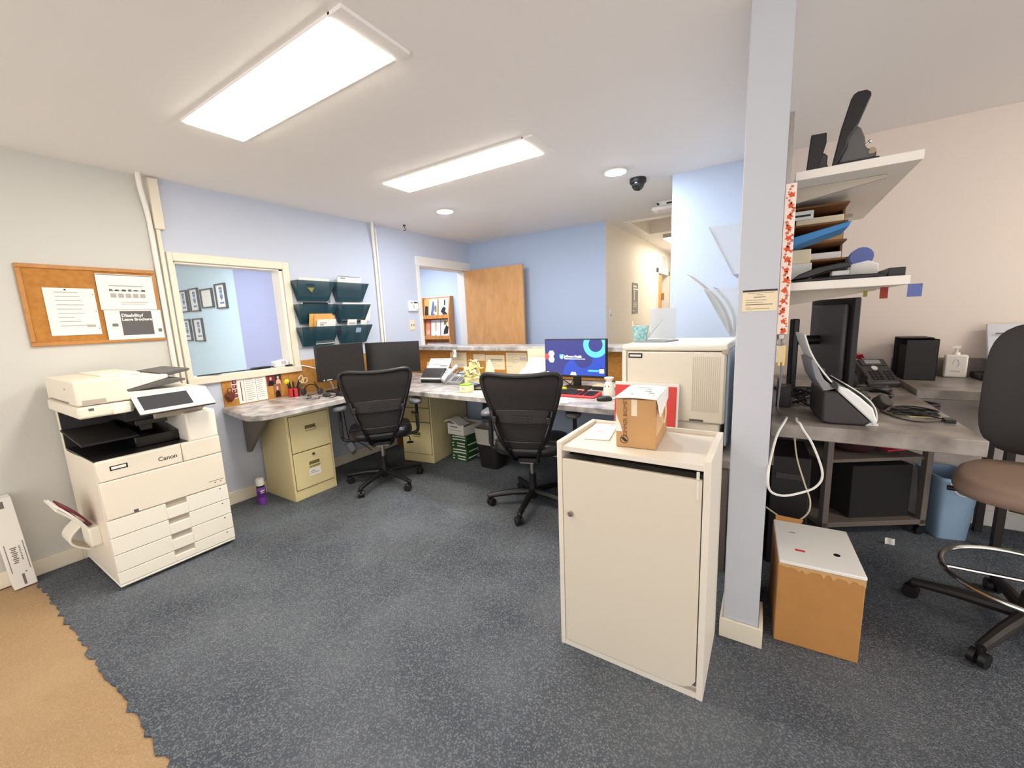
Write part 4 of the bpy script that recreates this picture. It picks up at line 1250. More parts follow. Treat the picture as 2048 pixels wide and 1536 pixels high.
sheet_scanner('black and white document scanner on the desk right of the dark monitors', (0.795, -1.66, DZT), R(12), M_char, M_paper)
sheet_scanner('silver document scanner on the desk left of the blue screen', (1.80, -1.46, DZT), R(-6), M_silver, M_paper)
paper('printed_page', 'white page resting in the black scanner tray', 'paper', (0.775, -1.563, DZT + 0.178), (0.978, 0.208, 0), (-0.13, 0.62, 0.77), 0.215, 0.10, rows(0.1, 0.9, 0.1, 0.9, 4, 0.2, 2), [(0.5, 0.1, 0.9, 0.2)])
paper('printed_page', 'white page standing in the silver scanner tray', 'paper', (1.825, -1.335, DZT + 0.178), (0.994, -0.105, 0), (0.07, 0.66, 0.75), 0.23, 0.12, rows(0.1, 0.9, 0.1, 0.9, 4, 0.2, 3), [(0.6, 0.75, 0.66, 0.82), (0.5, 0.4, 0.56, 0.46), (0.5, 0.1, 0.9, 0.14)])


def phone(label, loc, rz, mbody, mkeys, mset):
    t = thing('desk_phone', label, 'phone', loc, rz)
    MB().prism([(-0.10, 0), (0.09, 0), (0.09, 0.105), (0.07, 0.11), (-0.10, 0.022)], 'x', -0.05, 0.115).build('body', mbody, t, 0.006)
    X = frame((0.03, -0.015, 0.0665), (1, 0, 0), (0, 0.888, 0.459))
    MB().box((-0.055, 0.04, 0), (0.075, 0.09, 0.004), X=X).build('display_bezel', M_char, t, 0.003)
    MB().box((-0.03, 0.05, 0.004), (0.05, 0.08, 0.005), X=X).build('display', M_mgrey, t)
    k = MB()
    for i in range(4):
        for j in range(3):
            k.box((-0.04 + j * 0.022, -0.075 + i * 0.019, 0), (-0.024 + j * 0.022, -0.063 + i * 0.019, 0.004), X=X)
        for j in range(2):
            k.box((0.035 + j * 0.022, -0.075 + i * 0.019, 0), (0.05 + j * 0.022, -0.065 + i * 0.019, 0.004), X=X)
    k.build('keys', mkeys, t, 0.001)
    MB().cyl((0.0, 0.015, 0.0), (0.0, 0.015, 0.005), 0.016, X=X).build('dial_pad', M_silver, t)
    hs = MB().tube(smoothpath([(-0.082, -0.115, 0.035), (-0.082, -0.07, 0.068), (-0.082, 0.0, 0.10), (-0.082, 0.07, 0.138), (-0.082, 0.10, 0.145)], 4), [0.026, 0.026, 0.024, 0.02, 0.019] + [0.018] * 8 + [0.02, 0.024, 0.026, 0.024], 12, flat=0.8)
    hs.build('handset', mset, t)
    MB().prism([(-0.1, 0), (0.08, 0), (0.08, 0.085), (-0.1, 0.01)], 'x', -0.11, -0.05).build('handset_cradle', mbody, t, 0.005)
    return t


phone('grey desk phone with a silver handset beside the black scanner', (1.06, -1.66, DZT), R(0), M_mgrey, M_dgrey, M_silver)
t = thing('tissue_box', 'small green and white box at the front of the counter desk', 'box', (1.45, -2.0, DZT), R(5))
MB().box((-0.04, -0.05, 0), (0.04, 0.05, 0.055)).build('box', M_pale, t, 0.002)
MB().box((-0.0405, -0.0505, 0.055), (0.0405, 0.0505, 0.066)).build('lid', M_lime, t, 0.002)
MB().box((-0.02, -0.051, 0.02), (0.015, -0.0505, 0.045)).build('print', M_lgrey, t)
tb = MB()
rd = random.Random(9)
for k in range(16):
    c = Vector((rd.uniform(-0.05, 0.055), rd.uniform(-0.03, 0.03), 0.06 + 0.16 * k / 16))
    a0 = rd.uniform(0, 6)
    wv = rd.uniform(0.035, 0.06)
    X = Matrix.Translation(c) @ Matrix.Rotation(a0, 4, 'Z') @ Matrix.Rotation(rd.uniform(0.3, 1.3), 4, 'X')
    f1 = rd.uniform(40, 80)
    tb.sheet(lambda u, v: ((u - 0.5) * 2 * wv, (v - 0.5) * 2 * wv * 0.8, 0.014 * math.sin(u * f1 * 0.09) + 0.012 * math.cos(v * 6 + a0) + 0.01 * math.sin((u + v) * 8)), 8, 8, 0.0015, 0, X)
tb.box((-0.075, -0.04, 0), (0.085, 0.05, 0.08))
solo('tissue_heap', tb, M_pale, 'heap of pale yellow tissues on the desk beside the phone', 'tissues', (1.31, -1.72, DZT), smooth=0)
solo('pouch', MB().prism([(-0.05, 0), (0.05, 0), (0.045, 0.045), (-0.035, 0.055)], 'y', -0.03, 0.03), M_bluep, 'small blue pouch between the tissues and the stapler', 'pouch', (1.40, -1.86, DZT), bevel=0.01)
bt = MB()
rs = []
for z, wx, wy in ((0, 0.048, 0.03), (0.02, 0.052, 0.032), (0.10, 0.05, 0.03), (0.14, 0.042, 0.026), (0.18, 0.028, 0.02), (0.205, 0.013, 0.012), (0.225, 0.009, 0.009)):
    rs.append([(wx * math.cos(2 * PI * i / 20), wy * math.sin(2 * PI * i / 20), z) for i in range(20)])
bt.rings(rs)
t = thing('lotion_bottle', 'pale yellow pear-shaped bottle under the pinned papers', 'bottle', (1.385, -1.56, DZT), R(4))
bt.build('bottle', M_pale, t)
MB().box((-0.03, -0.033, 0.03), (0.02, -0.028, 0.09)).build('label', M_paper, t)
t = thing('stapler', 'black stapler on the desk by the second swivel chair', 'stapler', (1.53, -1.90, DZT), R(15))
MB().box((-0.08, -0.02, 0), (0.08, 0.02, 0.012)).build('base', M_blk, t, 0.004)
MB().prism([(-0.08, 0.02), (0.075, 0.045), (0.08, 0.06), (0.03, 0.068), (-0.08, 0.036)], 'y', -0.018, 0.018).build('arm', M_blk, t, 0.006)
MB().box((-0.078, -0.014, 0.014), (0.06, 0.014, 0.024)).build('magazine', M_steel, t)
cl = MB()
cl.rings([[(r_ * (0.095 + 0.012 * math.sin(3 * a + 1)) * math.cos(a), r_ * 0.07 * math.sin(a), z + 0.01 * math.sin(5 * a) * r_) for a in [2 * PI * i / 30 for i in range(30)]] for r_, z in ((1.0, 0.0), (1.0, 0.02), (0.86, 0.055), (0.55, 0.085), (0.2, 0.095), (0.02, 0.096))])
solo('cloth_cap', cl, M_paper, 'white crumpled cloth on the desk under the pinned papers', 'cloth', (1.62, -1.72, DZT + 0.011), R(-8), smooth=60)
paper('blank_sheet', 'white sheet on the desk left of the second swivel chair', 'paper', (1.66, -2.03, DZT + 0.0006), (1, 0.1, 0), (-0.1, 1, 0), 0.22, 0.17, [], [])
t = thing('small_phone', 'small white cordless handset dock beside the blue screen', 'phone', (1.985, -1.66, DZT), R(-10))
MB().box((-0.05, -0.05, 0), (0.05, 0.05, 0.03)).build('dock', M_whitep, t, 0.006)
MB().prism([(-0.015, 0.02), (0.01, 0.02), (0.03, 0.13), (0.008, 0.13)], 'x', -0.025, 0.025).build('handset', M_whitep, t, 0.006)
MB().prism([(-0.016, 0.03), (-0.0155, 0.03), (0.005, 0.12), (0.0045, 0.12)], 'x', -0.015, 0.015).build('keys', M_mgrey, t)
paper('marked_page', 'page with faint red print on the desk in front of the red keyboard', 'paper', (2.30, -2.06, DZT + 0.0006), (1, 0.05, 0), (-0.05, 1, 0), 0.28, 0.16, rows(0.1, 0.9, 0.2, 0.8, 3, 0.15, 8), [], [M_paper, M_pink, M_ink])
solo('sticky_pad', MB().box((-0.065, -0.022, 0), (0.065, 0.022, 0.03)), M_yel, 'bright yellow pad standing behind the red keyboard', 'note', (2.17, -1.70, DZT), R(-4), bevel=0.003)
solo('eraser', MB().box((-0.03, -0.015, 0), (0.03, 0.015, 0.022)), mat('eraser_peach', (226, 140, 100), 0.7), 'small peach-coloured eraser behind the red keyboard', 'eraser', (2.37, -1.715, DZT), R(8), bevel=0.008)
t = thing('oil_burner', 'white ceramic wax burner at the right of the red keyboard', 'wax burner', (2.62, -1.77, DZT))
MB().lathe([(0.001, 0), (0.042, 0), (0.043, 0.02), (0.04, 0.06), (0.03, 0.095), (0.022, 0.105), (0.02, 0.11), (0.001, 0.11)], n=24).build('body', M_cer, t)
MB().lathe([(0.001, 0.108), (0.02, 0.108), (0.036, 0.135), (0.034, 0.138), (0.018, 0.116), (0.001, 0.115)], n=24).build('dish', M_cer, t)
vh = MB()
for a in (-120, -75):
    vh.cyl((0.034 * math.cos(R(a)), 0.034 * math.sin(R(a)), 0.075), (0.039 * math.cos(R(a)), 0.039 * math.sin(R(a)), 0.074), 0.005, n=10)
vh.build('air_holes', M_ink, t)
t = thing('desk_organizer', 'black organizer tray behind the red keyboard', 'organizer', (2.535, -1.53, DZT))
MB().box((-0.12, -0.06, 0), (0.22, 0.06, 0.03)).build('tray', M_blk2, t, 0.004)
MB().box((-0.12, -0.062, 0.03), (0.22, 0.062, 0.036)).build('rim', M_paperc, t, 0.002)

# papers on the cork under the ledge (y = -1.152 faces the room)
XR = (1, 0, 0)
YC = -1.1525
paper('pinned_page', 'typed page pinned behind the grey phone', 'paper', (0.665, YC, 0.957), XR, ZU, 0.235, 0.17, rows(0.1, 0.9, 0.45, 0.95, 7, 0.3, 21), [(0.55, 0.15, 0.8, 0.28), (0.3, 0.05, 0.5, 0.2)], [M_paperc, M_lines, M_lgrey])
paper('clipped_tag', 'small white tag hanging from the ledge over the typed page', 'tag', (0.70, -1.2525, 1.04), XR, ZU, 0.05, 0.085, [], [(0.15, 0.35, 0.32, 0.85)], [M_paper, M_ink, M_ink])
paper('pinned_card', 'small typed card pinned above the yellow bottle', 'paper', (0.958, YC, 0.99), XR, ZU, 0.156, 0.072, rows(0.1, 0.9, 0.2, 0.85, 3, 0.25, 22), [], [M_paperc, M_lines, M_ink])
paper('pinned_notice', 'wide landscape notice pinned in the middle of the cork under the ledge', 'paper', (1.165, YC, 0.942), XR, ZU, 0.243, 0.153, rows(0.12, 0.9, 0.12, 0.88, 5, 0.14, 23), [(0.12, 0.68, 0.88, 0.71), (0.2, 0.6, 0.85, 0.62)], [M_paperc, M_lines, M_ink])
paper('pinned_form', 'tall form with drawings pinned left of the blue screen', 'paper', (1.432, YC, 0.934), XR, ZU, 0.25, 0.224, rows(0.06, 0.6, 0.3, 0.93, 8, 0.14, 24), [(0.35, 0.55, 0.41, 0.6), (0.5, 0.55, 0.56, 0.6), (0.05, 0.33, 0.25, 0.36), (0.66, 0.66, 0.94, 0.8)], [M_paperc, M_lines, M_lgrey])
paper('hanging_page', 'page hanging over the ledge edge beside the blue screen', 'paper', (1.775, -1.2525, 0.99), XR, ZU, 0.30, 0.22, rows(0.08, 0.92, 0.1, 0.72, 9, 0.2, 25), [(0.78, 0.7, 0.95, 0.73)], [M_paperc, M_lines, M_ink])
paper('business_card', 'small card leaning at the left end of the cork under the ledge', 'card', (0.455, -1.42, 0.90), XR, (0, 0.3, 1), 0.05, 0.12, [(0.2, 0.7, 0.8, 0.85)], [], [M_paperc, M_pink, M_ink])

# ------------------------------------------------------------------ under the desk
solo('brown_carton', MB().box((-0.16, -0.12, 0), (0.15, 0.12, 0.36)).box((-0.15, -0.1203, 0.12), (0.14, -0.12, 0.125), 1), [M_brown, M_cabin], 'brown carton under the desk corner behind the first swivel chair', 'box', (0.21, -1.47, 0), R(0), bevel=0.004)
t = thing('power_adapter', 'white power adapter hanging by its cord under the left desk', 'power adapter', (0.045, -2.2, 0.17), rot=(R(25), 0, 0))
MB().box((-0.02, -0.03, -0.05), (0.025, 0.03, 0.05)).build('housing', M_whitep, t, 0.006)
MB().box((-0.012, -0.02, -0.09), (0.018, 0.02, -0.05)).build('plug', M_mgrey, t, 0.004)
cord('power_cable', 'black power cord drooping under the left desk', [(0.05, -2.25, 0.74), (0.04, -2.23, 0.5), (0.045, -2.2, 0.23), (0.05, -2.12, 0.2), (0.06, -2.02, 0.12), (0.05, -1.95, 0.05)], 0.004, M_blk)
for k in range(4):
    mb = MB().box((-0.105, -0.14, 0), (0.105, 0.14, 0.066))
    z = 0.0
    for a in (0.012, 0.04):
        mb.box((-0.085, -0.1406, a), (-0.06 + 0.03 * (k % 2), -0.14, a + 0.011), 1)
        mb.box((-0.02 - 0.02 * (k % 2), -0.1406, a + 0.003), (0.085, -0.14, a + 0.014), 1)
    if k < 3:
        mb.box((0.105, -0.12, 0.03), (0.1056, 0.06, 0.042), 1)
    mb.box((0.105, 0.02, 0.008), (0.1056, 0.11, 0.02), 1)
    pos = ['bottom', 'second lowest', 'second highest', 'topmost'][k]
    solo('paper_ream', mb, [M_green, M_paper], 'green wrapped paper ream, %s of the stack under the desk' % pos, 'paper ream', (1.035 + 0.003 * (k % 2), -1.525, 0.067 * k), R(-3 + 2 * (k % 2)), group='green paper reams under the desk', bevel=0.003)
t = thing('open_carton', 'white open carton of papers on top of the green reams', 'box', (1.02, -1.53, 0.268), R(-4))
bx = MB().box((-0.11, -0.145, 0), (0.11, 0.145, 0.004)).box((-0.11, -0.145, 0), (-0.106, 0.145, 0.11)).box((0.106, -0.145, 0), (0.11, 0.145, 0.09)).box((-0.11, -0.145, 0), (0.11, -0.141, 0.11)).box((-0.11, 0.141, 0), (0.11, 0.145, 0.09))
bx.build('box', M_paper, t)
MB().box((-0.07, -0.1456, 0.075), (0.03, -0.145, 0.085)).box((-0.08, -0.1456, 0.045), (0.08, -0.145, 0.048)).build('print', M_ink, t)
MB().sheet(lambda u, v: (-0.14 + 0.23 * u, -0.16 + 0.12 * v, 0.125 + 0.025 * math.sin(u * 5) + 0.01 * v), 8, 3, 0.012).build('flap', M_paper, t, 0.002)
MB().box((-0.09, -0.12, 0.004), (0.09, 0.13, 0.075)).build('paper_block', M_paperc, t)
t = thing('waste_bin', 'black waste bin with a clear liner under the counter desk', 'bin', (1.42, -1.62, 0))
def sq(hx, hy, z, n=32, e=0.45):
    return [(hx * math.copysign(abs(math.cos(a)) ** e, math.cos(a)), hy * math.copysign(abs(math.sin(a)) ** e, math.sin(a)), z) for a in [2 * PI * i / n for i in range(n)]]
MB().rings([sq(0.10, 0.09, 0), sq(0.105, 0.095, 0.01), sq(0.145, 0.125, 0.38), sq(0.138, 0.118, 0.38), sq(0.098, 0.088, 0.02)]).build('bin', M_blk2, t)
MB().rings([sq(0.1335, 0.1165, 0.235), sq(0.143, 0.124, 0.30), sq(0.15, 0.13, 0.372), sq(0.15, 0.13, 0.386), sq(0.135, 0.116, 0.386), sq(0.125, 0.105, 0.30)], cap=False).build('liner', M_liner, t)
t = thing('computer_tower', 'black computer tower hung under the counter desk', 'computer', (1.36, -1.42, 0.40), rot=(R(-14), 0, 0))
MB().box((-0.07, -0.2, 0), (0.10, 0.18, 0.28)).build('case', M_blk2, t, 0.006)
MB().box((-0.05, -0.204, 0.2), (0.08, -0.2, 0.215)).build('drive_slot', M_char, t)

# ------------------------------------------------------------------ large printer and its stand
t = thing('printer_stand', 'low taupe stand under the big office printer', 'stand', (3.165, -2.05, 0))
MB().box((-0.315, -0.36, 0.585), (0.325, 0.37, 0.63)).build('top', M_lamd, t, 0.003)
for sx in (-0.295, 0.285):
    for sy in (-0.33, 0.33):
        MB().box((sx - 0.02, sy - 0.02, 0), (sx + 0.02, sy + 0.02, 0.585)).build('leg', M_taupe, t, 0.002)
MB().box((-0.29, -0.33, 0.14), (0.28, 0.34, 0.165)).build('lower_shelf', M_taupe, t)
t = thing('office_printer', 'large beige office printer standing behind the grey cabinet', 'printer', (3.165, -2.0, 0.63), R(-0.6))
MB().box((-0.255, -0.29, 0), (0.25, 0.31, 0.155)).build('paper_tray_unit', M_mfp, t, 0.01)
MB().box((-0.27, -0.285, 0.155), (0.27, 0.31, 0.545)).build('body', M_mfp, t, 0.01)
MB().box((-0.248, -0.302, 0.158), (0.265, -0.284, 0.545)).build('front_door', M_mfp, t, 0.006)
MB().box((-0.278, -0.302, 0.158), (-0.254, -0.284, 0.55)).build('front_edge', M_mfpl, t, 0.004)
MB().box((-0.278, -0.302, 0.55), (0.278, 0.315, 0.585)).build('top_cover', M_mfpl, t, 0.012, seg=3)
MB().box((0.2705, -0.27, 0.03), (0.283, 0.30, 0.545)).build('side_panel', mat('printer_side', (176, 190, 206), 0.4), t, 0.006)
vn = MB()
for k in range(14):
    vn.box((0.11 + k * 0.01, -0.3035, 0.22), (0.114 + k * 0.01, -0.3015, 0.52))
vn.build('vent_ribs', mat('vent_cream', (216, 204, 186), 0.5), t)
lb = MB().box((-0.24, -0.3035, 0.508), (-0.16, -0.3015, 0.536)).build('asset_label', M_blk, t)
MB().box((-0.232, -0.3042, 0.516), (-0.168, -0.3032, 0.528)).build('label_strip', M_paper, lb)
MB().box((0.10, -0.31, 0.165), (0.17, -0.30, 0.175)).build('tray_grip', M_dgrey, t, 0.002)
MB().box((0.25, -0.305, 0.535), (0.28, -0.285, 0.56)).cyl((0.275, -0.29, 0.53), (0.275, -0.29, 0.565), 0.012).build('latch', M_mfpg, t, 0.003)
solo('printed_tray', MB().prism([(-0.115, -0.06), (0.07, -0.06), (0.12, 0.09), (-0.09, 0.09)], 'z', 0, 0.008), M_mgrey, 'flat grey clipboard on top of the office printer', 'clipboard', (3.02, -2.07, 1.2155), bevel=0.002)
t = thing('red_folder', 'red folder with a white border leaning on the office printer', 'folder', (3.03, -2.365, 0.632), rot=(R(-7), 0, 0))
MB().box((-0.18, 0, 0), (0.18, 0.012, 0.37)).build('cover', M_paper, t, 0.002)
MB().box((-0.178, -0.003, 0.012), (0.168, 0.0, 0.352)).build('red_panel', M_red, t)
t = thing('patterned_pouch', 'teal patterned pouch on top of the office printer', 'pouch', (2.925, -2.06, 1.2155), R(15))
MB().rings([[(a * 1.0, b, 0.0) for a, b in ((-0.03, -0.02), (0.03, -0.02), (0.035, 0), (0.03, 0.02), (-0.03, 0.02), (-0.035, 0))], [(a, b, 0.1 + 0.006 * math.sin(a * 60)) for a, b in ((-0.048, -0.004), (0.048, -0.004), (0.052, 0), (0.048, 0.004), (-0.048, 0.004), (-0.052, 0))]]).build('pouch', M_teal, t)
solo('pen', MB().cyl((0, 0, 0), (-0.012, 0, 0.045), 0.004), M_paperc, 'cream pen poking out of the teal pouch', 'pen', (2.89, -2.07, 1.30))
t = thing('acrylic_stand', 'slanted clear acrylic stand beside the teal pouch', 'sign holder', (2.98, -1.93, 1.2155), R(8))
MB().prism([(-0.06, 0.0), (0.05, 0.14), (0.056, 0.137), (-0.05, 0.004), (0.08, 0.004), (0.08, 0.0)], 'y', -0.06, 0.06).build('holder', M_clrback, t)
t = thing('sign_holder', 'upright frosted acrylic sign holder on the office printer', 'sign holder', (2.993, -1.755, 1.2155))
MB().box((-0.085, -0.003, 0.004), (0.085, 0.003, 0.205)).build('panel', M_clrback, t)
MB().box((-0.085, -0.04, 0), (0.085, 0.04, 0.005)).build('foot', M_clear, t)

# ------------------------------------------------------------------ grey cabinet with letter, carton
t = thing('storage_cabinet', 'tall grey lockable cabinet standing beside the wall end', 'cabinet', (3.20, -3.073, 0))
MB().box((-0.278, -0.193, 0), (-0.258, 0.193, 0.905)).build('side_panel', M_cabt, t, 0.0015)
MB().box((0.258, -0.193, 0), (0.28, 0.193, 0.905)).build('side_panel', M_cabt, t, 0.0015)
MB().box((-0.258, -0.188, 0.868), (0.258, 0.18, 0.888)).build('top', M_cabt, t, 0.001)
MB().box((-0.258, 0.18, 0.02), (0.258, 0.193, 0.905)).build('back_panel', M_cabt, t, 0.001)
MB().box((-0.258, -0.17, 0.0), (0.258, 0.18, 0.03)).build('bottom', M_cabt, t)
MB().box((-0.258, -0.19, 0.0), (0.258, -0.17, 0.024)).build('plinth', M_cabt, t)
MB().box((-0.256, -0.12, 0.832), (0.256, 0.18, 0.836)).build('inner_shelf', M_cabin, t)
dp = [(-0.2555, 0.027), (0.19, 0.027), (0.215, 0.031), (0.24, 0.045), (0.2545, 0.07), (0.2545, 0.836), (-0.2555, 0.836)]
dr_ = MB().prism(dp, 'y', -0.193, -0.175).build('door', M_cab, t, 0.0015)
MB().cyl((-0.222, -0.193, 0.61), (-0.222, -0.203, 0.61), 0.0115).box((-0.2235, -0.206, 0.601), (-0.2205, -0.203, 0.619)).build('lock', M_steel, dr_, 0.001)
MB().box((0.238, -0.196, 0.77), (0.246, -0.193, 0.83)).cyl((0.242, -0.196, 0.84), (0.242, -0.196, 0.866), 0.005).build('hinge', M_cabt, t)
t = thing('medical_carton', 'cardboard carton with round emblem on top of the grey cabinet', 'box', (3.20, -3.043, 0.889), R(4))
W2, D2, H2 = 0.0735, 0.135, 0.188
MB().box((-W2, -D2, 0), (W2, D2, H2)).build('box', M_card2, t, 0.003)
lid = MB()
lid.sheet(lambda u, v: (-W2 - 0.005 + (2 * W2 + 0.006) * u, -D2 - 0.006 + (2 * D2 + 0.012) * v, H2 + 0.004 + 0.004 * math.sin(u * PI)), 6, 4, 0.003)
lid.sheet(lambda u, v: (W2 + 0.003 + 0.012 * u * (1 - v), -D2 - 0.004 + (2 * D2 + 0.012) * v, H2 + 0.003 - 0.06 * u * (1 - 0.25 * v)), 4, 6, 0.003)
lidp = lid.build('lid_label', M_paper, t, smooth=50)
lm = MB()
for (a, b, c, d) in ((0.0, 0.03, 0.03, 0.033), (0.01, -0.01, 0.035, -0.006), (0.03, -0.04, 0.05, -0.037), (-0.03, 0.07, 0.02, 0.073), (-0.03, -0.08, -0.02, -0.075)):
    lm.box((a, b, H2 + 0.0085), (c, d, H2 + 0.0102))
lm.build('label_writing', M_ink, t)
text(t, 'ZIMMER BIOMET', 0.0205, frame((-0.038, -D2 - 0.0008, 0.118), (0, 0, 1), (-1, 0, 0)), M_brown)
em = MB()
em.tube([(-0.042 + 0.0145 * math.cos(a), -D2 - 0.0006, 0.031 + 0.0145 * math.sin(a)) for a in [2 * PI * i / 28 for i in range(28)]], 0.0012, 6, closed=True)
em.prism([(-0.054, 0.036), (-0.045, 0.041), (-0.03, 0.027), (-0.038, 0.021)], 'y', -D2 - 0.0012, -D2 - 0.0002)
em.build('emblem', M_inkd, t)
MB().box((-0.016, -D2 - 0.0008, 0.125), (0.005, -D2, 0.188)).build('tape', M_paperc, t)
MB().prism([(-W2 - 0.0005, 0.062), (-W2 + 0.024, 0.062), (-W2 + 0.018, 0.085), (-W2 + 0.008, 0.11), (-W2 - 0.0005, 0.135)], 'y', -D2 - 0.001, -D2).build('torn_label', M_paper, t)
MB().tube(smoothpath([(W2 + 0.001, 0.06, 0.18), (W2 + 0.004, 0.065, 0.13), (W2 + 0.004, 0.07, 0.09), (W2 + 0.001, 0.05, 0.06)], 5), 0.004, 8).build('strap', M_paperc, t)
MB().prism([(-D2 + 0.01, 0.05), (0.06, 0.06), (0.02, 0.10), (0.09, 0.17), (-D2 + 0.01, 0.15)], 'x', W2, W2 + 0.0008).build('side_tape', mat('tape_tan', (226, 178, 124), 0.3), t)
paper('envelope', 'white addressed envelope lying on the grey cabinet', 'envelope', (3.02, -3.02, 0.8895), (0.986, 0.164, 0), (-0.164, 0.986, 0), 0.102, 0.24, [(0.3, 0.5, 0.6, 0.515), (0.32, 0.46, 0.62, 0.475), (0.34, 0.42, 0.6, 0.435)], [(0.72, 0.88, 0.9, 0.9)], [M_paper, M_lines, M_ink], th=0.004)

# ------------------------------------------------------------------ wing wall things
def acrylic_bin(zb, zt, tip, label):
    t = thing('acrylic_wall_pocket', label, 'file holder', (3.507, -2.2, 0), 0, 'clear acrylic wall pockets')
    MB().box((-0.008, -0.15, zb), (-0.003, 0.15, zt + 0.02)).build('back_plate', M_clear, t)
    MB().prism([(-0.058, zb), (-0.063, zb + 0.003), (tip - 0.004, zt), (tip, zt)], 'y', -0.15, 0.15).build('front_panel', M_clrback, t)
    MB().prism([(-0.008, zb), (-0.06, zb), (tip, zt), (-0.008, zt)], 'y', -0.152, -0.148).build('side_panel', M_clear, t)
    MB().box((-0.06, -0.15, zb - 0.003), (-0.006, 0.15, zb + 0.001)).build('bottom', M_clrback, t)
    return t


acrylic_bin(1.565, 1.80, -0.172, 'empty clear acrylic wall pocket above the one holding papers')
acrylic_bin(1.262, 1.50, -0.185, 'clear acrylic wall pocket with curling papers by the wall end')
pl = MB()
pl.sheet(lambda u, v: (3.452 - 0.01 - 0.21 * v - 0.0 * u + 0.045 * math.sin(v * PI), -2.33 + 0.24 * u, 1.268 + 0.335 * v - 0.02 * v * v), 4, 12, 0.004)
solo('curled_papers', pl, M_paper, 'white papers curling out of the acrylic wall pocket', 'paper')
pl = MB()
pl.sheet(lambda u, v: (3.458 - 0.10 * v + 0.035 * math.sin(v * PI), -2.3 + 0.2 * u, 1.27 + 0.24 * v), 4, 10, 0.003)
solo('leaflet', pl, M_lgrey, 'grey leaflet behind the curling papers in the acrylic pocket', 'leaflet')
sg = paper('instruction_sign', 'cream instruction card with a black header on the wall end', 'sign', (3.5795, -2.8835, 1.4225), XR, ZU, 0.11, 0.078, [(0.15, 0.84, 0.9, 0.86), (0.4, 0.75, 0.6, 0.77), (0.33, 0.64, 0.67, 0.67), (0.1, 0.51, 0.7, 0.53), (0.1, 0.4, 0.6, 0.42), (0.1, 0.29, 0.88, 0.33), (0.1, 0.16, 0.25, 0.18), (0.12, 0.1, 0.8, 0.12)], [(0.0, 0.91, 1.0, 1.0)], [M_paperc, M_ink, M_blk])
fs = MB().box((0, 0, 0), (0.033, 0.05, 0.52))
rd = random.Random(2)
for k in range(56):
    big = k % 4 == 0
    zc, xc = 0.01 + 0.5 * k / 55, 0.0165 + rd.uniform(-0.013, 0.013) * (0.3 if big else 1)
    r0 = rd.uniform(0.012, 0.0145) if big else rd.uniform(0.004, 0.0085)
    star = []
    for j in range(10):
        rr = r0 * (rd.uniform(0.75, 1.1) if j % 2 == 0 else rd.uniform(0.45, 0.62))
        a_ = j * PI / 5 + k + rd.uniform(-0.15, 0.15)
        star.append((min(0.0328, max(0.0002, xc + rr * math.cos(a_))), min(0.519, max(0.001, zc + rr * math.sin(a_)))))
    fs.prism(star, 'y', -0.0006, 0.0, 1 + k % 2 if big else 2)
solo('floral_strip', fs, [M_flor, mat('leaf_orange', (226, 86, 40), 0.8), mat('leaf_rust', (206, 110, 84), 0.8)], 'orange leaf patterned strip along the wall end edge', 'decorative strip', (3.6395, -2.872, 1.297), smooth=0)
t = thing('key_bunch', 'bunch of keys and clips hanging below the floral strip', 'keys', (3.653, -2.862, 1.19))
MB().cyl((0, 0, 0.09), (0, 0, 0.104), 0.012, n=12).tube([(0.012 * math.cos(a), 0, 0.078 + 0.014 * math.sin(a)) for a in [2 * PI * i / 14 for i in range(14)]], 0.002, 6, closed=True).build('ring', M_steel, t)
for k in range(4):
    MB().box((-0.012 + 0.007 * k, -0.004 + 0.003 * k, 0.0 - 0.012 * (k % 2)), (-0.003 + 0.007 * k, -0.0025 + 0.003 * k, 0.065)).build('key', (M_steel, M_brass)[k % 2], t, 0.001)

# ------------------------------------------------------------------ shelves over the right desk
def shelf(z, y0, y1, label, name='wall_shelf'):
    t = thing(name, label, 'shelf', (3.64, 0, z), 0, 'white wall shelves on the wing wall')
    MB().box((0.028, y0, -0.03), (0.365, y1, 0.0)).build('board', M_trim, t, 0.002)
    for y in (y0 + 0.12, y1 - 0.2):
        MB().prism([(0.0, -0.03), (0.30, -0.031), (0.30, -0.042), (0.03, -0.085), (0.0, -0.085)], 'y', y, y + 0.012).build('bracket', M_mfpg, t, 0.001)
    return t


shelf(1.872, -2.785, -1.72, 'upper white wall shelf holding two black punches')
shelf(1.483, -2.785, -1.6, 'lower white wall shelf stacked with trays and folders')
for y, lab in ((-2.84, 'nearer'), (-1.9, 'farther')):
    mb = MB().box((0, -0.012, 1.4), (0.014, 0.012, 2.06))
    for k in range(14):
        mb.box((0.014, -0.003, 1.42 + k * 0.045), (0.0144, 0.003, 1.44 + k * 0.045), 1)
    solo('shelf_standard', mb, [M_steel, M_blk], 'slotted metal shelf upright on the wing wall, %s one' % lab, 'shelf rail', (3.6395, y + (0.015 if y < -2.5 else 0), 0))


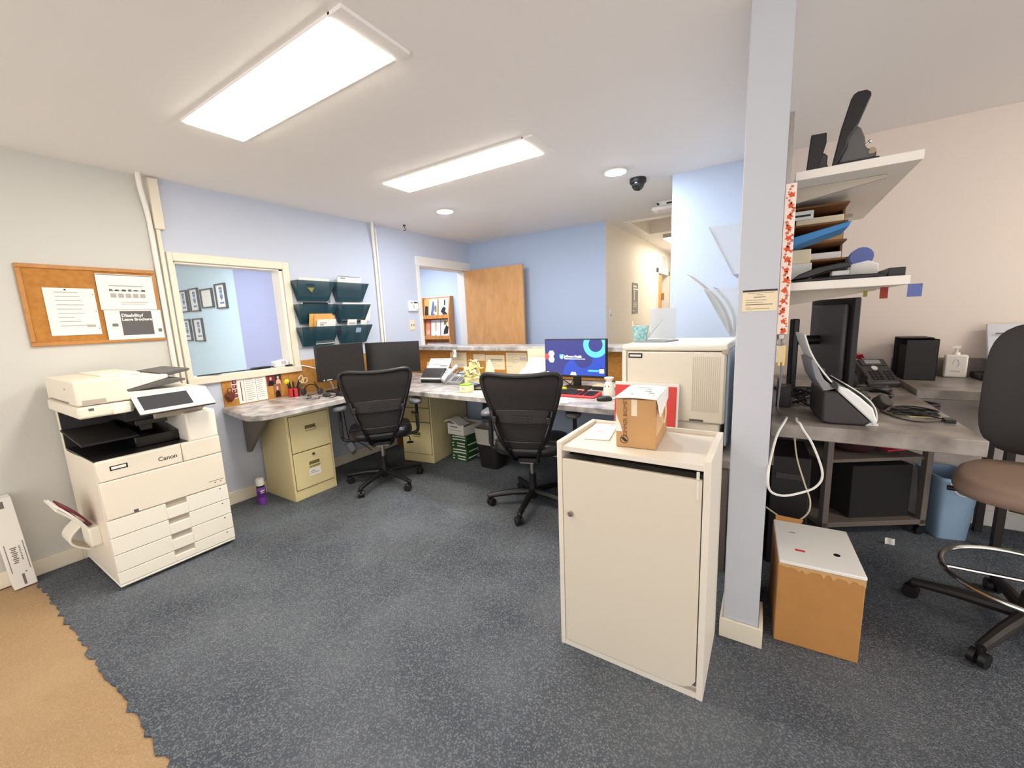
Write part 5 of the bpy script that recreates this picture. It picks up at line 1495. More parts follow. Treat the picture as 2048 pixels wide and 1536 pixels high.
t = thing('hole_punch', 'large black hole punch with raised lever on the upper shelf', 'hole punch', (3.778, -2.70, 1.8725))
MB().box((0.008, -0.05, 0), (0.124, 0.05, 0.014)).build('base', M_char, t, 0.004)
MB().prism([(0.01, 0.012), (0.031, 0.065), (0.018, 0.122), (0.035, 0.131), (0.053, 0.132), (0.069, 0.119), (0.082, 0.087), (0.087, 0.051), (0.117, 0.034), (0.122, 0.012)], 'y', -0.04, 0.03).build('housing', M_dgrey, t, 0.008, seg=3)
MB().prism([(-0.005, 0.0), (0.007, 0.0), (0.033, 0.065), (0.036, 0.09), (0.061, 0.129), (0.087, 0.207), (0.086, 0.219), (0.074, 0.229), (0.051, 0.230), (0.041, 0.224), (0.034, 0.211), (0.014, 0.124)], 'y', -0.055, -0.02).build('lever', M_blk, t, 0.004)
MB().cyl((0.082, -0.02, 0.06), (0.096, -0.02, 0.071), 0.004).ball((0.098, -0.02, 0.073), 0.006).cyl((0.104, -0.043, 0.034), (0.104, -0.03, 0.04), 0.010).box((0.114, -0.045, 0.012), (0.1235, -0.02, 0.032)).build('adjuster', M_chrome, t)
t = thing('hole_punch', 'small black upright punch on the upper shelf left of the large one', 'hole punch', (3.70, -2.70, 1.8725))
MB().prism([(0.0, 0.0), (0.03, 0.0), (0.045, 0.05), (0.054, 0.09), (0.053, 0.125), (0.008, 0.127)], 'y', -0.045, 0.0).build('lever', M_blk, t, 0.003)
MB().prism([(0.004, 0.0), (0.064, 0.0), (0.065, 0.011), (0.06, 0.02), (0.061, 0.048), (0.049, 0.06), (0.02, 0.05)], 'y', -0.04, 0.045).build('base', M_char, t, 0.003)

# lower shelf stack, everything resting on the thing below it
SZL = 1.4835
def stackbox(name, label, cat, x0, x1, y0, y1, z0, z1, m, bevel=0.002, rz=0, group=None):
    cx, cy = (x0 + x1) / 2, (y0 + y1) / 2
    return solo(name, MB().box((x0 - cx, y0 - cy, 0), (x1 - cx, y1 - cy, z1 - z0)), m, label, cat, (cx, cy, z0), rz, group, bevel)


stackbox('carton', 'white carton at the near left of the lower wall shelf', 'box', 3.674, 3.745, -2.62, -2.42, SZL, SZL + 0.08, M_paper)
stackbox('carton', 'cream carton on the white carton on the lower wall shelf', 'box', 3.674, 3.74, -2.61, -2.42, SZL + 0.081, SZL + 0.135, M_paperc)
t = thing('binder_stand', 'tall brown tray tower standing on the lower wall shelf', 'letter tray', (3.76, -2.22, SZL))
for k in range(4):
    MB().box((-0.09, -0.20, 0.10 + 0.075 * k), (0.11, 0.22, 0.108 + 0.075 * k)).build('tray', M_brown, t, 0.002)
MB().box((-0.092, -0.20, 0.0), (-0.084, 0.22, 0.34)).box((0.104, -0.05, 0.0), (0.112, 0.22, 0.34)).box((-0.092, 0.212, 0.0), (0.112, 0.22, 0.34)).build('frame', M_brown, t)
MB().box((-0.088, -0.204, 0.28), (-0.01, -0.2, 0.315)).build('label_card', M_paper, t)
MB().box((-0.08, -0.2046, 0.292), (-0.02, -0.204, 0.3)).build('label_writing', M_inkd, t)
for k in range(3):
    stackbox('paper_stack', 'papers in the brown tray tower, %s tray' % ('lowest', 'middle', 'upper')[k], 'paper', 3.69, 3.855, -2.41, -2.05, SZL + 0.1085 + 0.075 * k, SZL + 0.135 + 0.075 * k, (M_paper, M_card2, M_paperc)[k])
bl = MB().prism([(-0.09, 0), (0.09, 0.055), (0.098, 0.075), (-0.09, 0.035)], 'y', -0.10, 0.10)
solo('blue_folder', bl, M_blue, 'bright blue folder slanting across the lower wall shelf', 'folder', (3.752, -2.59, SZL + 0.137), bevel=0.003)
t = thing('paper_trimmer', 'long black paper punch at the front of the lower wall shelf', 'hole punch', (3.82, -2.70, SZL), 0)
MB().prism([(-0.14, 0.0), (0.13, 0.0), (0.13, 0.014), (0.05, 0.016), (-0.10, 0.012), (-0.14, 0.008)], 'y', -0.05, 0.06).build('base', M_blk, t, 0.004)
MB().prism([(-0.145, 0.010), (-0.12, 0.03), (-0.07, 0.05), (0.0, 0.062), (0.028, 0.062), (0.035, 0.045), (-0.03, 0.035), (-0.09, 0.016)], 'y', -0.04, 0.04).build('lever', M_blk, t, 0.004)
MB().box((-0.02, -0.035, 0.016), (0.03, 0.03, 0.034)).build('punch_head', M_lgrey, t, 0.003)
t = thing('tape_dispenser', 'white and navy tape dispenser on the lower wall shelf', 'tape dispenser', (3.895, -2.60, SZL), 0)
MB().prism([(-0.04, 0.0), (0.05, 0.0), (0.05, 0.055), (0.02, 0.07), (-0.03, 0.06)], 'y', -0.035, 0.035).build('base', M_paper, t, 0.004)
MB().cyl((0.0, -0.03, 0.085), (0.0, 0.03, 0.085), 0.035).build('roll', M_bluep, t)
stackbox('black_case', 'flat black case at the right of the lower wall shelf', 'case', 3.955, 4.0, -2.74, -2.5, SZL, SZL + 0.03, M_blk)
stackbox('green_box', 'dark green box behind the tape on the lower wall shelf', 'box', 3.872, 3.93, -2.40, -2.12, SZL, SZL + 0.11, mat('dark_green', (40, 60, 46), 0.6))
for x, z, wd, h_, m, lab in ((3.905, 1.43, 0.012, 0.022, M_olive, 'narrow olive tab taped under the lower shelf'), (3.956, 1.43, 0.022, 0.04, mat('tab_red', (150, 50, 36), 0.7), 'dark red tab taped under the lower shelf'), (4.018, 1.44, 0.036, 0.042, M_bluep, 'blue tape hanging from the lower shelf corner')):
    solo('shelf_tab', MB().box((-wd / 2, 0, -h_ / 2), (wd / 2, 0.002, h_ / 2)), m, lab, 'tab', (x, -2.70 if x < 4 else -2.787, z if x < 4 else 1.432))

# ------------------------------------------------------------------ right desk
t = thing('standing_desk', 'grey laminate work surface along the wing wall, standing height', 'desk', (0, 0, 0))
MB().box((3.642, -2.645, 0.845), (4.283, -1.14, 0.905)).build('worktop', M_lamd, t, 0.004)
t = thing('back_counter', 'grey laminate counter along the right wall with an upstand', 'counter', (0, 0, 0))
MB().box((4.29, -1.735, 0.885), (6.6, -1.125, 0.935)).build('worktop', M_lamd, t, 0.004)
MB().box((4.29, -1.14, 0.935), (6.6, -1.122, 1.045)).build('upstand', M_lamd, t, 0.003)
MB().box((6.2, -1.7, 0.0), (6.24, -1.15, 0.885)).build('end_panel', M_taupe, t)
struct('trim_8', MB().box((3.645, -1.138, 0.0), (3.675, -1.121, 0.84)).box((3.641, -2.6, 0.70), (3.66, -1.15, 0.843)), M_taupe)
DR = 0.9055
t = thing('rear_monitor', 'computer monitor seen from behind on the right desk', 'monitor', (3.885, -1.86, DR), R(104))
MB().box((-0.27, -0.03, 0.07), (0.27, 0.0, 0.52)).build('bezel', M_blk2, t, 0.006)
MB().box((-0.23, 0.0, 0.11), (0.2, 0.022, 0.49)).build('back_cover', M_dgrey, t, 0.01)
MB().box((-0.255, -0.0315, 0.09), (0.255, -0.0302, 0.51)).build('screen', M_scr2, t)
MB().cyl((0.05, 0.02, 0.30), (0.05, 0.13, 0.30), 0.026).build('mount_arm', M_blk, t)
MB().box((0.015, 0.13, 0.0), (0.085, 0.16, 0.42)).build('stand_column', M_blk, t, 0.006)
MB().box((-0.07, 0.03, 0), (0.17, 0.2, 0.014)).build('stand_base', M_blk, t, 0.005)
MB().box((-0.06, 0.0222, 0.115), (-0.015, 0.0245, 0.15)).build('port_label', M_lgrey, t)
t = thing('scan_station', 'white and dark upright document scanner on the right desk front', 'scanner', (3.88, -2.45, DR), R(6))
MB().prism([(-0.075, 0.01), (-0.05, 0.0), (0.065, 0.0), (0.085, 0.018), (-0.028, 0.135), (-0.075, 0.14)], 'y', -0.13, 0.13).build('body', M_char, t, 0.008)
MB().prism([(-0.026, 0.137), (0.088, 0.019), (0.092, 0.004), (0.106, 0.02), (0.088, 0.075), (0.045, 0.118), (0.005, 0.15), (-0.028, 0.162)], 'y', -0.132, 0.132).build('front_cover', M_whitep, t, 0.006)
MB().sheet(lambda u, v: (0.105 - 0.11 * v + 0.035 * math.sin(v * PI), -0.125 + 0.25 * u, 0.02 + 0.15 * v), 2, 8, 0.004).build('front_flap', M_whitep, t, 0.001)
MB().prism([(-0.072, 0.135), (-0.032, 0.148), (-0.075, 0.185), (-0.115, 0.27), (-0.125, 0.265), (-0.105, 0.19)], 'y', -0.115, 0.115).build('paper_support', M_mgrey, t, 0.003)
MB().cyl((-0.04, -0.12, 0.162), (-0.04, 0.12, 0.162), 0.012).build('feed_roller', M_blk, t)
MB().prism([(0.07, 0.0), (0.115, 0.0), (0.112, 0.010), (0.088, 0.014)], 'y', -0.12, 0.12).build('stacker', M_whitep, t, 0.002)
sp = MB()
sp.sheet(lambda u, v: (-0.045 - 0.105 * v - 0.015 * math.sin(v * PI), -0.105 + 0.21 * u, 0.172 + 0.20 * v), 3, 10, 0.006)
solo('scan_page', sp, M_paper, 'white pages standing in the upright scanner on the right desk', 'paper', (3.88, -2.45, DR), R(6))
pz = phone('black desk phone on the right desk corner', (4.13, -1.45, DR), R(20), M_char, M_blk2, M_blk)
pz.scale = (1.0, 1.0, 1.35)
t = mouse('black mouse in front of the black phone on the right desk', (4.15, -1.70, DR), R(-70), M_blk)
t = thing('mug', 'navy round mug stuffed with tissue paper on the right desk', 'mug', (4.075, -1.25, DR))
MB().lathe([(0.001, 0), (0.035, 0), (0.05, 0.03), (0.054, 0.07), (0.048, 0.105), (0.044, 0.105), (0.049, 0.07), (0.03, 0.008), (0.001, 0.006)], n=24).build('bowl', M_navyp, t)
rd = random.Random(12)
for k, (m, lab) in enumerate(((mat('tissue_blue', (90, 120, 170), 0.8), 'blue'), (mat('tissue_green', (30, 110, 80), 0.8), 'green'), (M_yel, 'yellow'), (M_pink, 'pink'))):
    q = MB()
    for j in range(5):
        c = Vector((-0.035 + 0.024 * k + rd.uniform(-0.012, 0.012), rd.uniform(-0.03, 0.03), 0.115 + (0.03 if k == 1 else 0.012) + rd.uniform(-0.01, 0.025)))
        q.add([c + Vector((rd.uniform(-0.035, 0.035), rd.uniform(-0.03, 0.03), rd.uniform(-0.03, 0.04))) for _ in range(4)], [(0, 1, 2), (0, 2, 3), (0, 3, 1), (1, 3, 2)])
    solo('tissue_paper', q, m, 'crumpled %s tissue paper in the navy mug' % lab, 'tissue paper', (4.075, -1.25, DR), smooth=0)
stackbox('card_box', 'small white card box beside the navy mug', 'box', 4.0, 4.03, -1.37, -1.34, DR, DR + 0.06, M_paper)
t = thing('file_box', 'black magazine box standing on the back counter', 'file box', (4.375, -1.28, 0.9355), R(4))
MB().box((-0.08, -0.11, 0), (0.06, 0.11, 0.005)).box((-0.08, 0.105, 0), (0.06, 0.11, 0.245)).box((-0.08, -0.03, 0.24), (0.06, 0.11, 0.245)).box((0.055, -0.11, 0), (0.06, 0.11, 0.24)).box((-0.08, -0.11, 0.0), (0.06, -0.105, 0.235)).build('box', M_blk2, t, 0.001)
MB().box((-0.06, -0.09, 0.006), (0.04, 0.09, 0.20)).build('contents', M_cabin, t)
t = thing('pump_bottle', 'white rectangular pump bottle on the back counter', 'bottle', (4.565, -1.20, 0.9355), R(-8))
MB().box((-0.048, -0.03, 0), (0.048, 0.03, 0.135)).build('bottle', M_cer, t, 0.008)
MB().cyl((0, 0, 0.135), (0, 0, 0.148), 0.016).cyl((0, 0, 0.148), (0, 0, 0.175), 0.006).build('pump', M_paper, t)
MB().prism([(-0.035, 0.172), (0.014, 0.172), (0.014, 0.186), (-0.02, 0.186)], 'y', -0.009, 0.009).build('nozzle', M_paper, t, 0.002)
MB().box((-0.02, -0.0308, 0.035), (0.02, -0.03, 0.042)).tube([(0.012 * math.cos(a), -0.0305, 0.085 + 0.024 * math.sin(a)) for a in [R(200) - 2 * PI * i / 20 * 0.8 for i in range(20)]], 0.0012, 6).build('label', M_lgrey, t)
t = thing('tablet_stand', 'silver tilted panel in a dark base on the back counter', 'scanner', (4.80, -1.262, 0.9355), R(0))
MB().box((-0.16, -0.07, 0), (0.16, 0.1, 0.035)).build('base', M_blk, t, 0.006)
MB().prism([(-0.02, 0.03), (0.0, 0.03), (0.105, 0.31), (0.093, 0.315)], 'x', -0.12, 0.14).build('panel', M_silver, t, 0.004)
MB().prism([(0.053, 0.255), (0.0545, 0.255), (0.0575, 0.263), (0.056, 0.263)], 'x', -0.09, -0.06).build('badge', M_ink, t)
t = thing('headset', 'black headset lying on the right desk', 'headset', (4.04, -2.16, DR), R(-20))
for s in (-1, 1):
    MB().cyl((s * 0.03, -0.02 * s, 0.02), (s * 0.06, -0.03 * s, 0.05), 0.034).build('ear_cushion', M_char, t, 0.006)
MB().tube(smoothpath([(-0.05, 0.03, 0.03), (-0.09, 0.10, 0.05), (-0.03, 0.16, 0.06), (0.05, 0.12, 0.05), (0.06, 0.03, 0.05)], 5), 0.008, 8).build('headband', M_blk, t)
paper('yellow_slip', 'pale yellow slip under the tangled cable on the right desk', 'note', (4.19, -2.30, DR + 0.0005), (0.95, 0.3, 0), (-0.3, 0.95, 0), 0.11, 0.045, [], [], [M_pale, M_ink, M_ink])
rd = random.Random(21)
pts = []
for k in range(16):
    a = k * 1.9
    pts.append((4.17 + (0.075 + 0.02 * rd.random()) * math.cos(a), -2.28 + 0.06 * math.sin(a) + 0.01 * k / 16, DR + 0.004 + 0.0015 * k))
pts.append((4.25, -2.36, DR + 0.006))
solo('tangled_cable', MB().tube(smoothpath(pts, 5), 0.0028, 6).box((4.235, -2.40, DR), (4.265, -2.35, DR + 0.014)), M_blk, 'tangle of thin black cable on the right desk front', 'cable')
cord('thin_cord', 'thin black cord on the right desk between the headset and the cable', [(4.06, -2.25, DR + 0.003), (4.09, -2.36, DR + 0.003), (4.14, -2.42, DR + 0.003), (4.2, -2.4, DR + 0.003), (4.23, -2.38, DR + 0.004)], 0.0025, M_blk)
rd = random.Random(5)
for k in range(5):
    p = [(3.73 + 0.10 * rd.random(), -2.27 + 0.25 * rd.random(), DR + 0.006 + 0.07 * rd.random()) for _ in range(7)]
    cord('wall_cable', 'black cable in the tangle between the wing wall and the scanner', p, 0.004, M_blk, group='black cables behind the monitor')
solo('router', MB().box((-0.03, -0.06, 0), (0.03, 0.06, 0.10)).box((-0.028, 0.04, 0.1), (-0.022, 0.046, 0.13)), M_blk, 'black router box against the wing wall on the right desk', 'router', (3.69, -2.24, DR), bevel=0.004)
cord('white_cable', 'white cord looping from the right desk down past the wall end', [(3.70, -2.55, 0.912), (3.69, -2.645, 0.915), (3.665, -2.72, 0.875), (3.648, -2.82, 0.815), (3.64, -2.915, 0.77), (3.648, -2.90, 0.70), (3.69, -2.80, 0.645), (3.75, -2.71, 0.63), (3.81, -2.68, 0.66), (3.828, -2.67, 0.72), (3.79, -2.662, 0.83), (3.755, -2.66, 0.89), (3.742, -2.65, 0.914), (3.735, -2.62, 0.912), (3.735, -2.55, 0.912)], 0.0046, M_paper)
cord('wall_wire', 'grey wire hanging down the wing wall behind the tower', [(3.665, -2.6, 1.40), (3.662, -2.58, 1.25), (3.668, -2.55, 1.1), (3.665, -2.5, 0.95), (3.68, -2.45, 0.91)], 0.004, M_mgrey)
cord('pale_cable', 'thin pale cord hanging below the right desk', [(3.74, -2.25, 0.842), (3.76, -2.25, 0.66), (3.80, -2.26, 0.52), (3.83, -2.27, 0.43), (3.82, -2.28, 0.36), (3.76, -2.30, 0.31), (3.70, -2.29, 0.33), (3.645, -2.28, 0.36)], 0.004, M_paperc)
t = thing('black_tower', 'black machine on the floor under the right desk by the wall', 'computer', (3.715, -2.02, 0.0), R(2))
MB().box((-0.06, -0.17, 0), (0.11, 0.17, 0.62)).build('case', M_blk2, t, 0.006)
MB().box((-0.04, -0.176, 0.5), (0.09, -0.17, 0.53)).build('drive_slot', M_char, t)

# cart under the desk
t = thing('utility_cart', 'taupe open cart on casters under the right desk', 'cart', (3.955, -1.76, 0), R(32))
MB().box((-0.02, 0.0, 0.07), (0.60, 0.34, 0.10)).build('bottom_shelf', M_taupe, t, 0.002)
MB().box((0.0, 0.02, 0.47), (0.58, 0.34, 0.49)).build('middle_shelf', M_taupe, t, 0.002)
MB().box((-0.02, 0.0, 0.79), (0.60, 0.34, 0.81)).build('top_shelf', M_taupe, t, 0.002)
MB().box((0.0, 0.325, 0.10), (0.58, 0.335, 0.79)).build('back_panel', M_char, t)
for x_ in (-0.02, 0.565):
    for y_ in (0.0, 0.305):
        MB().box((x_, y_, 0.06), (x_ + 0.035, y_ + 0.035, 0.80)).build('post', M_taupe, t, 0.001)
        MB().cyl((x_ + 0.017, y_ + 0.006, 0.026), (x_ + 0.017, y_ + 0.03, 0.026), 0.026).cyl((x_ + 0.017, y_ + 0.018, 0.03), (x_ + 0.017, y_ + 0.018, 0.07), 0.008).build('caster', M_blk, t)
bgm = MB()
bgm.rings([[(0.11 * s_ * math.cos(a), 0.10 * s_ * math.sin(a), z) for a in [2 * PI * i / 24 for i in range(24)]] for s_, z in ((0.8, 0.0), (1.05, 0.03), (1.1, 0.16), (0.9, 0.25), (0.35, 0.29), (0.02, 0.295))])
solo('backpack', bgm, mat('backpack_maroon', (60, 22, 28), 0.8), 'dark maroon bag on the middle shelf of the cart', 'bag', (4.09, -1.44, 0.4905), smooth=60)
solo('scarf', MB().sheet(lambda u, v: (-0.1 + 0.2 * u, -0.03 + 0.06 * v, 0.012 + 0.02 * math.sin(u * 9) * v + 0.01 * u), 14, 3, 0.008), M_pink, 'bright pink cloth on the right of the cart middle shelf', 'cloth', (4.32, -1.42, 0.503), R(32))
solo('cart_box', MB().box((-0.17, -0.1, 0), (0.19, 0.1, 0.33)), M_cabin, 'black box on the bottom shelf of the cart', 'box', (4.17, -1.45, 0.1005), R(32), bevel=0.004)
t = thing('recycling_bin', 'pale blue recycling bin on the floor beside the cart', 'bin', (4.56, -1.33, 0), R(12))
MB().rings([sq(0.075, 0.11, 0, e=0.3), sq(0.095, 0.135, 0.36, e=0.3), sq(0.102, 0.142, 0.362, e=0.3), sq(0.102, 0.142, 0.38, e=0.3), sq(0.09, 0.13, 0.38, e=0.3), sq(0.072, 0.105, 0.02, e=0.3)]).build('bin', M_bin, t)
MB().tube(smoothpath([(-0.06, -0.146, 0.36), (-0.03, -0.165, 0.30), (0.03, -0.165, 0.30), (0.06, -0.146, 0.36)], 4), 0.004, 8).build('handle', M_lgrey, t)
t = thing('low_stool', 'dark padded low table tucked under the back counter', 'stool', (4.87, -1.36, 0))
MB().box((-0.17, -0.15, 0.72), (0.17, 0.15, 0.765)).build('top', M_taupe, t, 0.012)
for sx in (-0.13, 0.13):
    for sy in (-0.12, 0.12):
        MB().box((sx - 0.018, sy - 0.018, 0), (sx + 0.018, sy + 0.018, 0.72)).build('leg', M_stoolb, t, 0.003)
pc = MB()
pc.sheet(lambda u, v: (-0.022 + 0.044 * u, 0.004 * math.sin(u * 6) + 0.006 * v, 0.002 + 0.036 * v), 6, 3, 0.002)
solo('paper_scrap', pc, M_paper, 'crumpled white scrap of paper on the dark carpet', 'paper', (4.268, -1.67, 0.0), R(10))
# cardboard box with white panel
t = thing('cardboard_box', 'torn brown cardboard box beside the wall end, white panel on it', 'box', (3.826, -2.615, 0), R(3))
b = MB().box((-0.14, -0.185, 0), (0.14, 0.185, 0.355))
b.build('box', M_card, t, 0.004)
te = MB()
rd = random.Random(31)
pts = []
for k in range(29):
    pts.append((-0.14 + 0.01 * k, 0.349 - rd.random() * 0.014 * (1.6 if 4 < k < 12 or k > 14 else 0.6)))
te.prism([(-0.14, 0.357)] + pts + [(0.14, 0.357)], 'y', -0.1875, -0.185)
te.build('torn_edge', mat('torn_card', (208, 164, 110), 0.9), t, smooth=0)
MB().prism([(-0.13, 0.355), (-0.03, 0.355), (-0.02, 0.39), (-0.13, 0.395)], 'y', 0.189, 0.193).build('flap', M_card, t)
wp = thing('metal_tray', 'white metal sheet with a red sticker lying on the cardboard box', 'metal sheet', (3.826, -2.615, 0.3575), R(3))
MB().box((-0.138, -0.188, 0.0), (0.142, 0.188, 0.014)).build('panel', M_paper, wp, 0.003)
MB().box((-0.075, -0.085, 0.014), (-0.04, -0.07, 0.0146)).build('red_sticker', M_red, wp)
MB().cyl((0.07, -0.055, 0.0138), (0.07, -0.055, 0.0146), 0.012).build('lock_hole', M_blk, wp)
MB().box((-0.085, 0.075, 0.0139), (-0.06, 0.08, 0.0147)).build('slot', M_ink, wp)

# drafting stool at the right edge
t = thing('drafting_stool', 'brown and black swivel stool with a chrome foot ring at the right', 'chair', (4.575, -2.30, 0), R(158))
base = MB().lathe([(0.001, 0.055), (0.035, 0.055), (0.042, 0.09), (0.035, 0.14), (0.028, 0.20), (0.001, 0.20)], n=20).build('base', M_stoolb, t)
for k in range(5):
    a = k * 2 * PI / 5 + R(74)
    ca, sa = math.cos(a), math.sin(a)
    MB().tube([(0.025 * ca, 0.025 * sa, 0.105), (0.2 * ca, 0.2 * sa, 0.095), (0.345 * ca, 0.345 * sa, 0.075)], [0.028, 0.024, 0.018], 10).build('leg', M_stoolb, base)
    c = MB()
    for s in (-1, 1):
        c.cyl((0.345 * ca - sa * s * 0.006, 0.345 * sa + ca * s * 0.006, 0.03), (0.345 * ca - sa * s * 0.026, 0.345 * sa + ca * s * 0.026, 0.03), 0.03, n=18)
    c.cyl((0.345 * ca, 0.345 * sa, 0.03), (0.345 * ca, 0.345 * sa, 0.08), 0.01, n=10)
    c.build('caster', M_blk, base)
MB().cyl((0, 0, 0.19), (0, 0, 0.58), 0.022).build('gas_lift', M_stoolb, t)
rg = MB().tube([(0.265 * math.cos(2 * PI * i / 36), 0.265 * math.sin(2 * PI * i / 36), 0.25) for i in range(36)], 0.011, 10, closed=True)
for k in range(3):
    a = k * 2 * PI / 3 + 0.4
    rg.cyl((0.02 * math.cos(a), 0.02 * math.sin(a), 0.25), (0.265 * math.cos(a), 0.265 * math.sin(a), 0.25), 0.008, n=8)
rg.build('foot_ring', M_chrome, t)
MB().box((-0.09, -0.14, 0.57), (0.09, 0.14, 0.60)).tube([(0.08, 0.02, 0.588), (0.2, 0.04, 0.59), (0.27, 0.05, 0.586)], 0.012, 8).build('tilt_mechanism', M_stoolb, t, 0.004)
rs = []
for q, z in ((0.8, 0.60), (0.96, 0.61), (1.0, 0.635), (0.98, 0.665), (0.9, 0.682), (0.6, 0.685), (0.02, 0.68)):
    rs.append([(0.26 * q * math.copysign(abs(math.cos(a)) ** 0.65, math.cos(a)), 0.25 * q * math.copysign(abs(math.sin(a)) ** 0.65, math.sin(a)), z) for a in [2 * PI * i / 40 for i in range(40)]])
MB().rings(rs).build('seat', M_seat2, t, smooth=60)
rs = []
for q in (0, 1):
    pass
bkp = []
for i in range(36):
    a = 2 * PI * i / 36
    x_ = 0.235 * math.copysign(abs(math.cos(a)) ** 0.5, math.cos(a))
    z_ = 1.0 + 0.29 * math.copysign(abs(math.sin(a)) ** 0.5, math.sin(a))
    bkp.append((x_, z_))
def bkc(x_, z_): return -0.25 - 0.10 * (z_ - 0.7) + 0.9 * x_ * x_
MB().rings([[(x_ * s_, bkc(x_ * s_, z_) + d_, 1.0 + (z_ - 1.0) * s_) for x_, z_ in bkp] for s_, d_ in ((0.9, -0.02), (1.0, -0.012), (1.0, 0.012), (0.9, 0.022), (0.5, 0.02), (0.02, 0.02))]).build('backrest', M_stoolb, t, smooth=60)
MB().tube(smoothpath([(0, -0.1, 0.585), (0, -0.27, 0.60), (0, -0.31, 0.72), (0, -0.30, 0.9)], 5), 0.022, 10).build('back_support', M_stoolb, t)

# ------------------------------------------------------------------ waiting room frames and magazine rack
def cert(label, x_, z_, w_, h_, logo):
    t = thing('picture_frame', label, 'picture frame', (x_, -1.9, z_))
    f = MB()
    e = 0.018
    f.box((-w_ / 2, -0.03, -h_ / 2), (w_ / 2, 0, -h_ / 2 + e)).box((-w_ / 2, -0.03, h_ / 2 - e), (w_ / 2, 0, h_ / 2)).box((-w_ / 2, -0.03, -h_ / 2), (-w_ / 2 + e, 0, h_ / 2)).box((w_ / 2 - e, -0.03, -h_ / 2), (w_ / 2, 0, h_ / 2))
    f.build('frame', M_char, t)
    MB().box((-w_ / 2 + e, -0.012, -h_ / 2 + e), (w_ / 2 - e, -0.002, h_ / 2 - e)).build('mount', M_paper, t)
    if logo:
        MB().prism([(-0.05, 0.10), (-0.03, 0.125), (0.03, 0.125), (0.05, 0.10), (0.035, 0.07), (0.04, -0.02), (0.0, -0.06), (-0.04, -0.02), (-0.035, 0.07)], 'y', -0.0135, -0.012).build('emblem', M_bluel, t)
        MB().box((-0.03, -0.0145, 0.035), (0.03, -0.0134, 0.045)).box((-0.03, -0.0145, 0.015), (0.03, -0.0134, 0.022)).box((-0.03, -0.0145, 0.082), (0.03, -0.0134, 0.09)).build('emblem_bands', M_paper, t)
        MB().box((-0.06, -0.0135, -0.105), (0.06, -0.012, -0.08)).build('title_bar', M_bluel, t)
    else:
        ln = MB()
        for k in range(4):
            ln.box((-0.06 + 0.01 * k, -0.0135, 0.08 - 0.05 * k), (0.06, -0.012, 0.083 - 0.05 * k))
        ln.build('writing', M_lines, t)
    return t


cert('framed certificate at the upper left of the waiting room wall, cut by the window edge', -4.22, 1.867, 0.31, 0.335, True)
cert('framed certificate with blue emblem, second in the upper row of the waiting room', -3.82, 1.868, 0.31, 0.345, True)
cert('wider frame holding a plain white certificate in the waiting room', -3.387, 1.867, 0.375, 0.275, False)
cert('framed certificate with blue emblem nearest the lavender wall', -2.94, 1.872, 0.30, 0.342, True)
cert('framed certificate at the lower left of the waiting room wall, cut by the window edge', -4.26, 1.42, 0.31, 0.34, True)
cert('framed certificate with blue emblem at the right of the lower row', -3.83, 1.416, 0.32, 0.352, True)
t = thing('magazine_rack', 'wooden magazine rack on the passage wall seen through the doorway', 'magazine rack', (-1.02, 0.455, 0))
MB().box((-0.31, -0.13, 0.7), (-0.29, 0, 1.79)).build('side_panel', M_rackwood, t, 0.003)
MB().prism([(-0.13, 0.7), (0, 0.7), (0, 1.79), (-0.07, 1.79), (-0.13, 1.5)], 'x', 0.275, 0.30).build('side_panel', M_rackwood, t, 0.003)
MB().box((-0.29, -0.02, 0.7), (0.275, 0, 1.785)).build('back_panel', M_rackwood, t)
for z in (1.44, 1.105, 0.78):
    MB().box((-0.29, -0.12, z), (0.275, -0.02, z + 0.015)).build('ledge', M_rackwood, t)
    MB().box((-0.29, -0.125, z), (0.275, -0.11, z + 0.06)).build('front_rail', M_rackwood, t, 0.002)


def mag(label, x_, z_, w_, h_, bgm, figs):
    mb = MB().box((-w_ / 2, -0.006, 0), (w_ / 2, 0, h_))
    for poly, mi in figs:
        mb.prism([(u * w_, v * h_) for u, v in poly], 'y', -0.0068, -0.006, mi)
    solo('magazine', mb, [bgm, M_inkd, M_bluep, M_skin, M_olive], label, 'magazine', (x_, 0.372, z_), 0, 'magazines in the wooden rack', 0, rot=(R(-6), 0, 0))


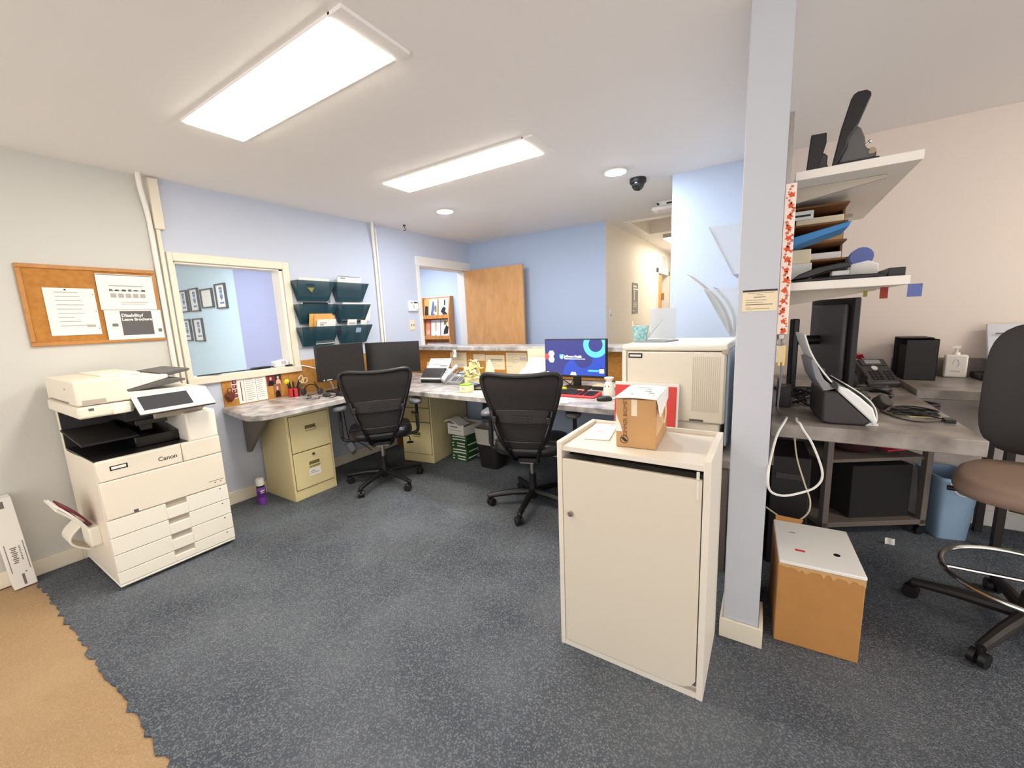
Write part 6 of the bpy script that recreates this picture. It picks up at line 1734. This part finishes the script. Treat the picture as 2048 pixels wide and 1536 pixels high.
body1 = [(-0.2, 0.02), (0.3, 0.02), (0.32, 0.2), (0.12, 0.3), (0.2, 0.45), (0.05, 0.55), (-0.12, 0.5), (-0.3, 0.3), (-0.1, 0.2)]
head1 = [(0.02, 0.62), (0.12, 0.62), (0.15, 0.8), (0.1, 0.93), (0.02, 0.9)]
body2 = [(-0.3, 0.1), (0.3, 0.12), (0.0, 0.25), (0.18, 0.5), (0.1, 0.8), (-0.05, 0.9), (-0.15, 0.6)]
tri = [(-0.1, 0.02), (0.12, 0.02), (0.05, 0.2), (-0.02, 0.2)]
mag('magazine with a dark-suited figure, left end of the top rack row', -1.245, 1.457, 0.1, 0.31, M_manila, [([(-0.4, 0.05), (0.4, 0.05), (0.4, 0.6), (-0.3, 0.65)], 1)])
mag('pale magazine with a slender figure, middle of the top rack row', -1.095, 1.457, 0.19, 0.31, M_pale, [(body2, 2), ([(0.15, 0.3), (0.4, 0.3), (0.4, 0.6), (0.2, 0.65)], 4)])
mag('white magazine with a black-dressed figure, right end of the top rack row', -0.865, 1.457, 0.225, 0.31, M_paper, [(body1, 1), (head1, 1)])
mag('orange magazine at the left of the second rack row', -1.235, 1.122, 0.1, 0.3, mat('mag_orange', (222, 140, 110), 0.6), [([(-0.4, 0.2), (0.4, 0.2), (0.4, 0.45), (-0.4, 0.45)], 3)])
mag('white magazine with a thin outline figure, middle of the second rack row', -1.07, 1.122, 0.2, 0.3, M_paper, [(tri, 2), ([(-0.06, 0.4), (0.1, 0.4), (0.12, 0.75), (0.0, 0.95), (-0.12, 0.75)], 3)])
mag('magazine with a grey gowned figure, right end of the second rack row', -0.86, 1.122, 0.19, 0.3, M_paper, [([(-0.2, 0.2), (0.3, 0.25), (0.35, 0.6), (0.1, 0.7), (-0.15, 0.45)], 1), ([(-0.2, 0.72), (0.1, 0.7), (0.15, 0.9), (-0.1, 0.95)], 4)])
for k, lab in enumerate(('left', 'middle', 'right')):
    mb = MB().box((-0.085, -0.005, 0), (0.085, 0, 0.25)).box((-0.05, -0.0058, 0.18), (0.06, -0.005, 0.195), 1)
    solo('pamphlet', mb, [M_paper, M_ink], 'white pamphlet at the %s of the lowest visible rack row' % lab, 'pamphlet', (-1.21 + 0.18 * k, 0.372, 0.797), 0, 'pamphlets in the wooden rack', 0, rot=(R(-6), 0, 0))
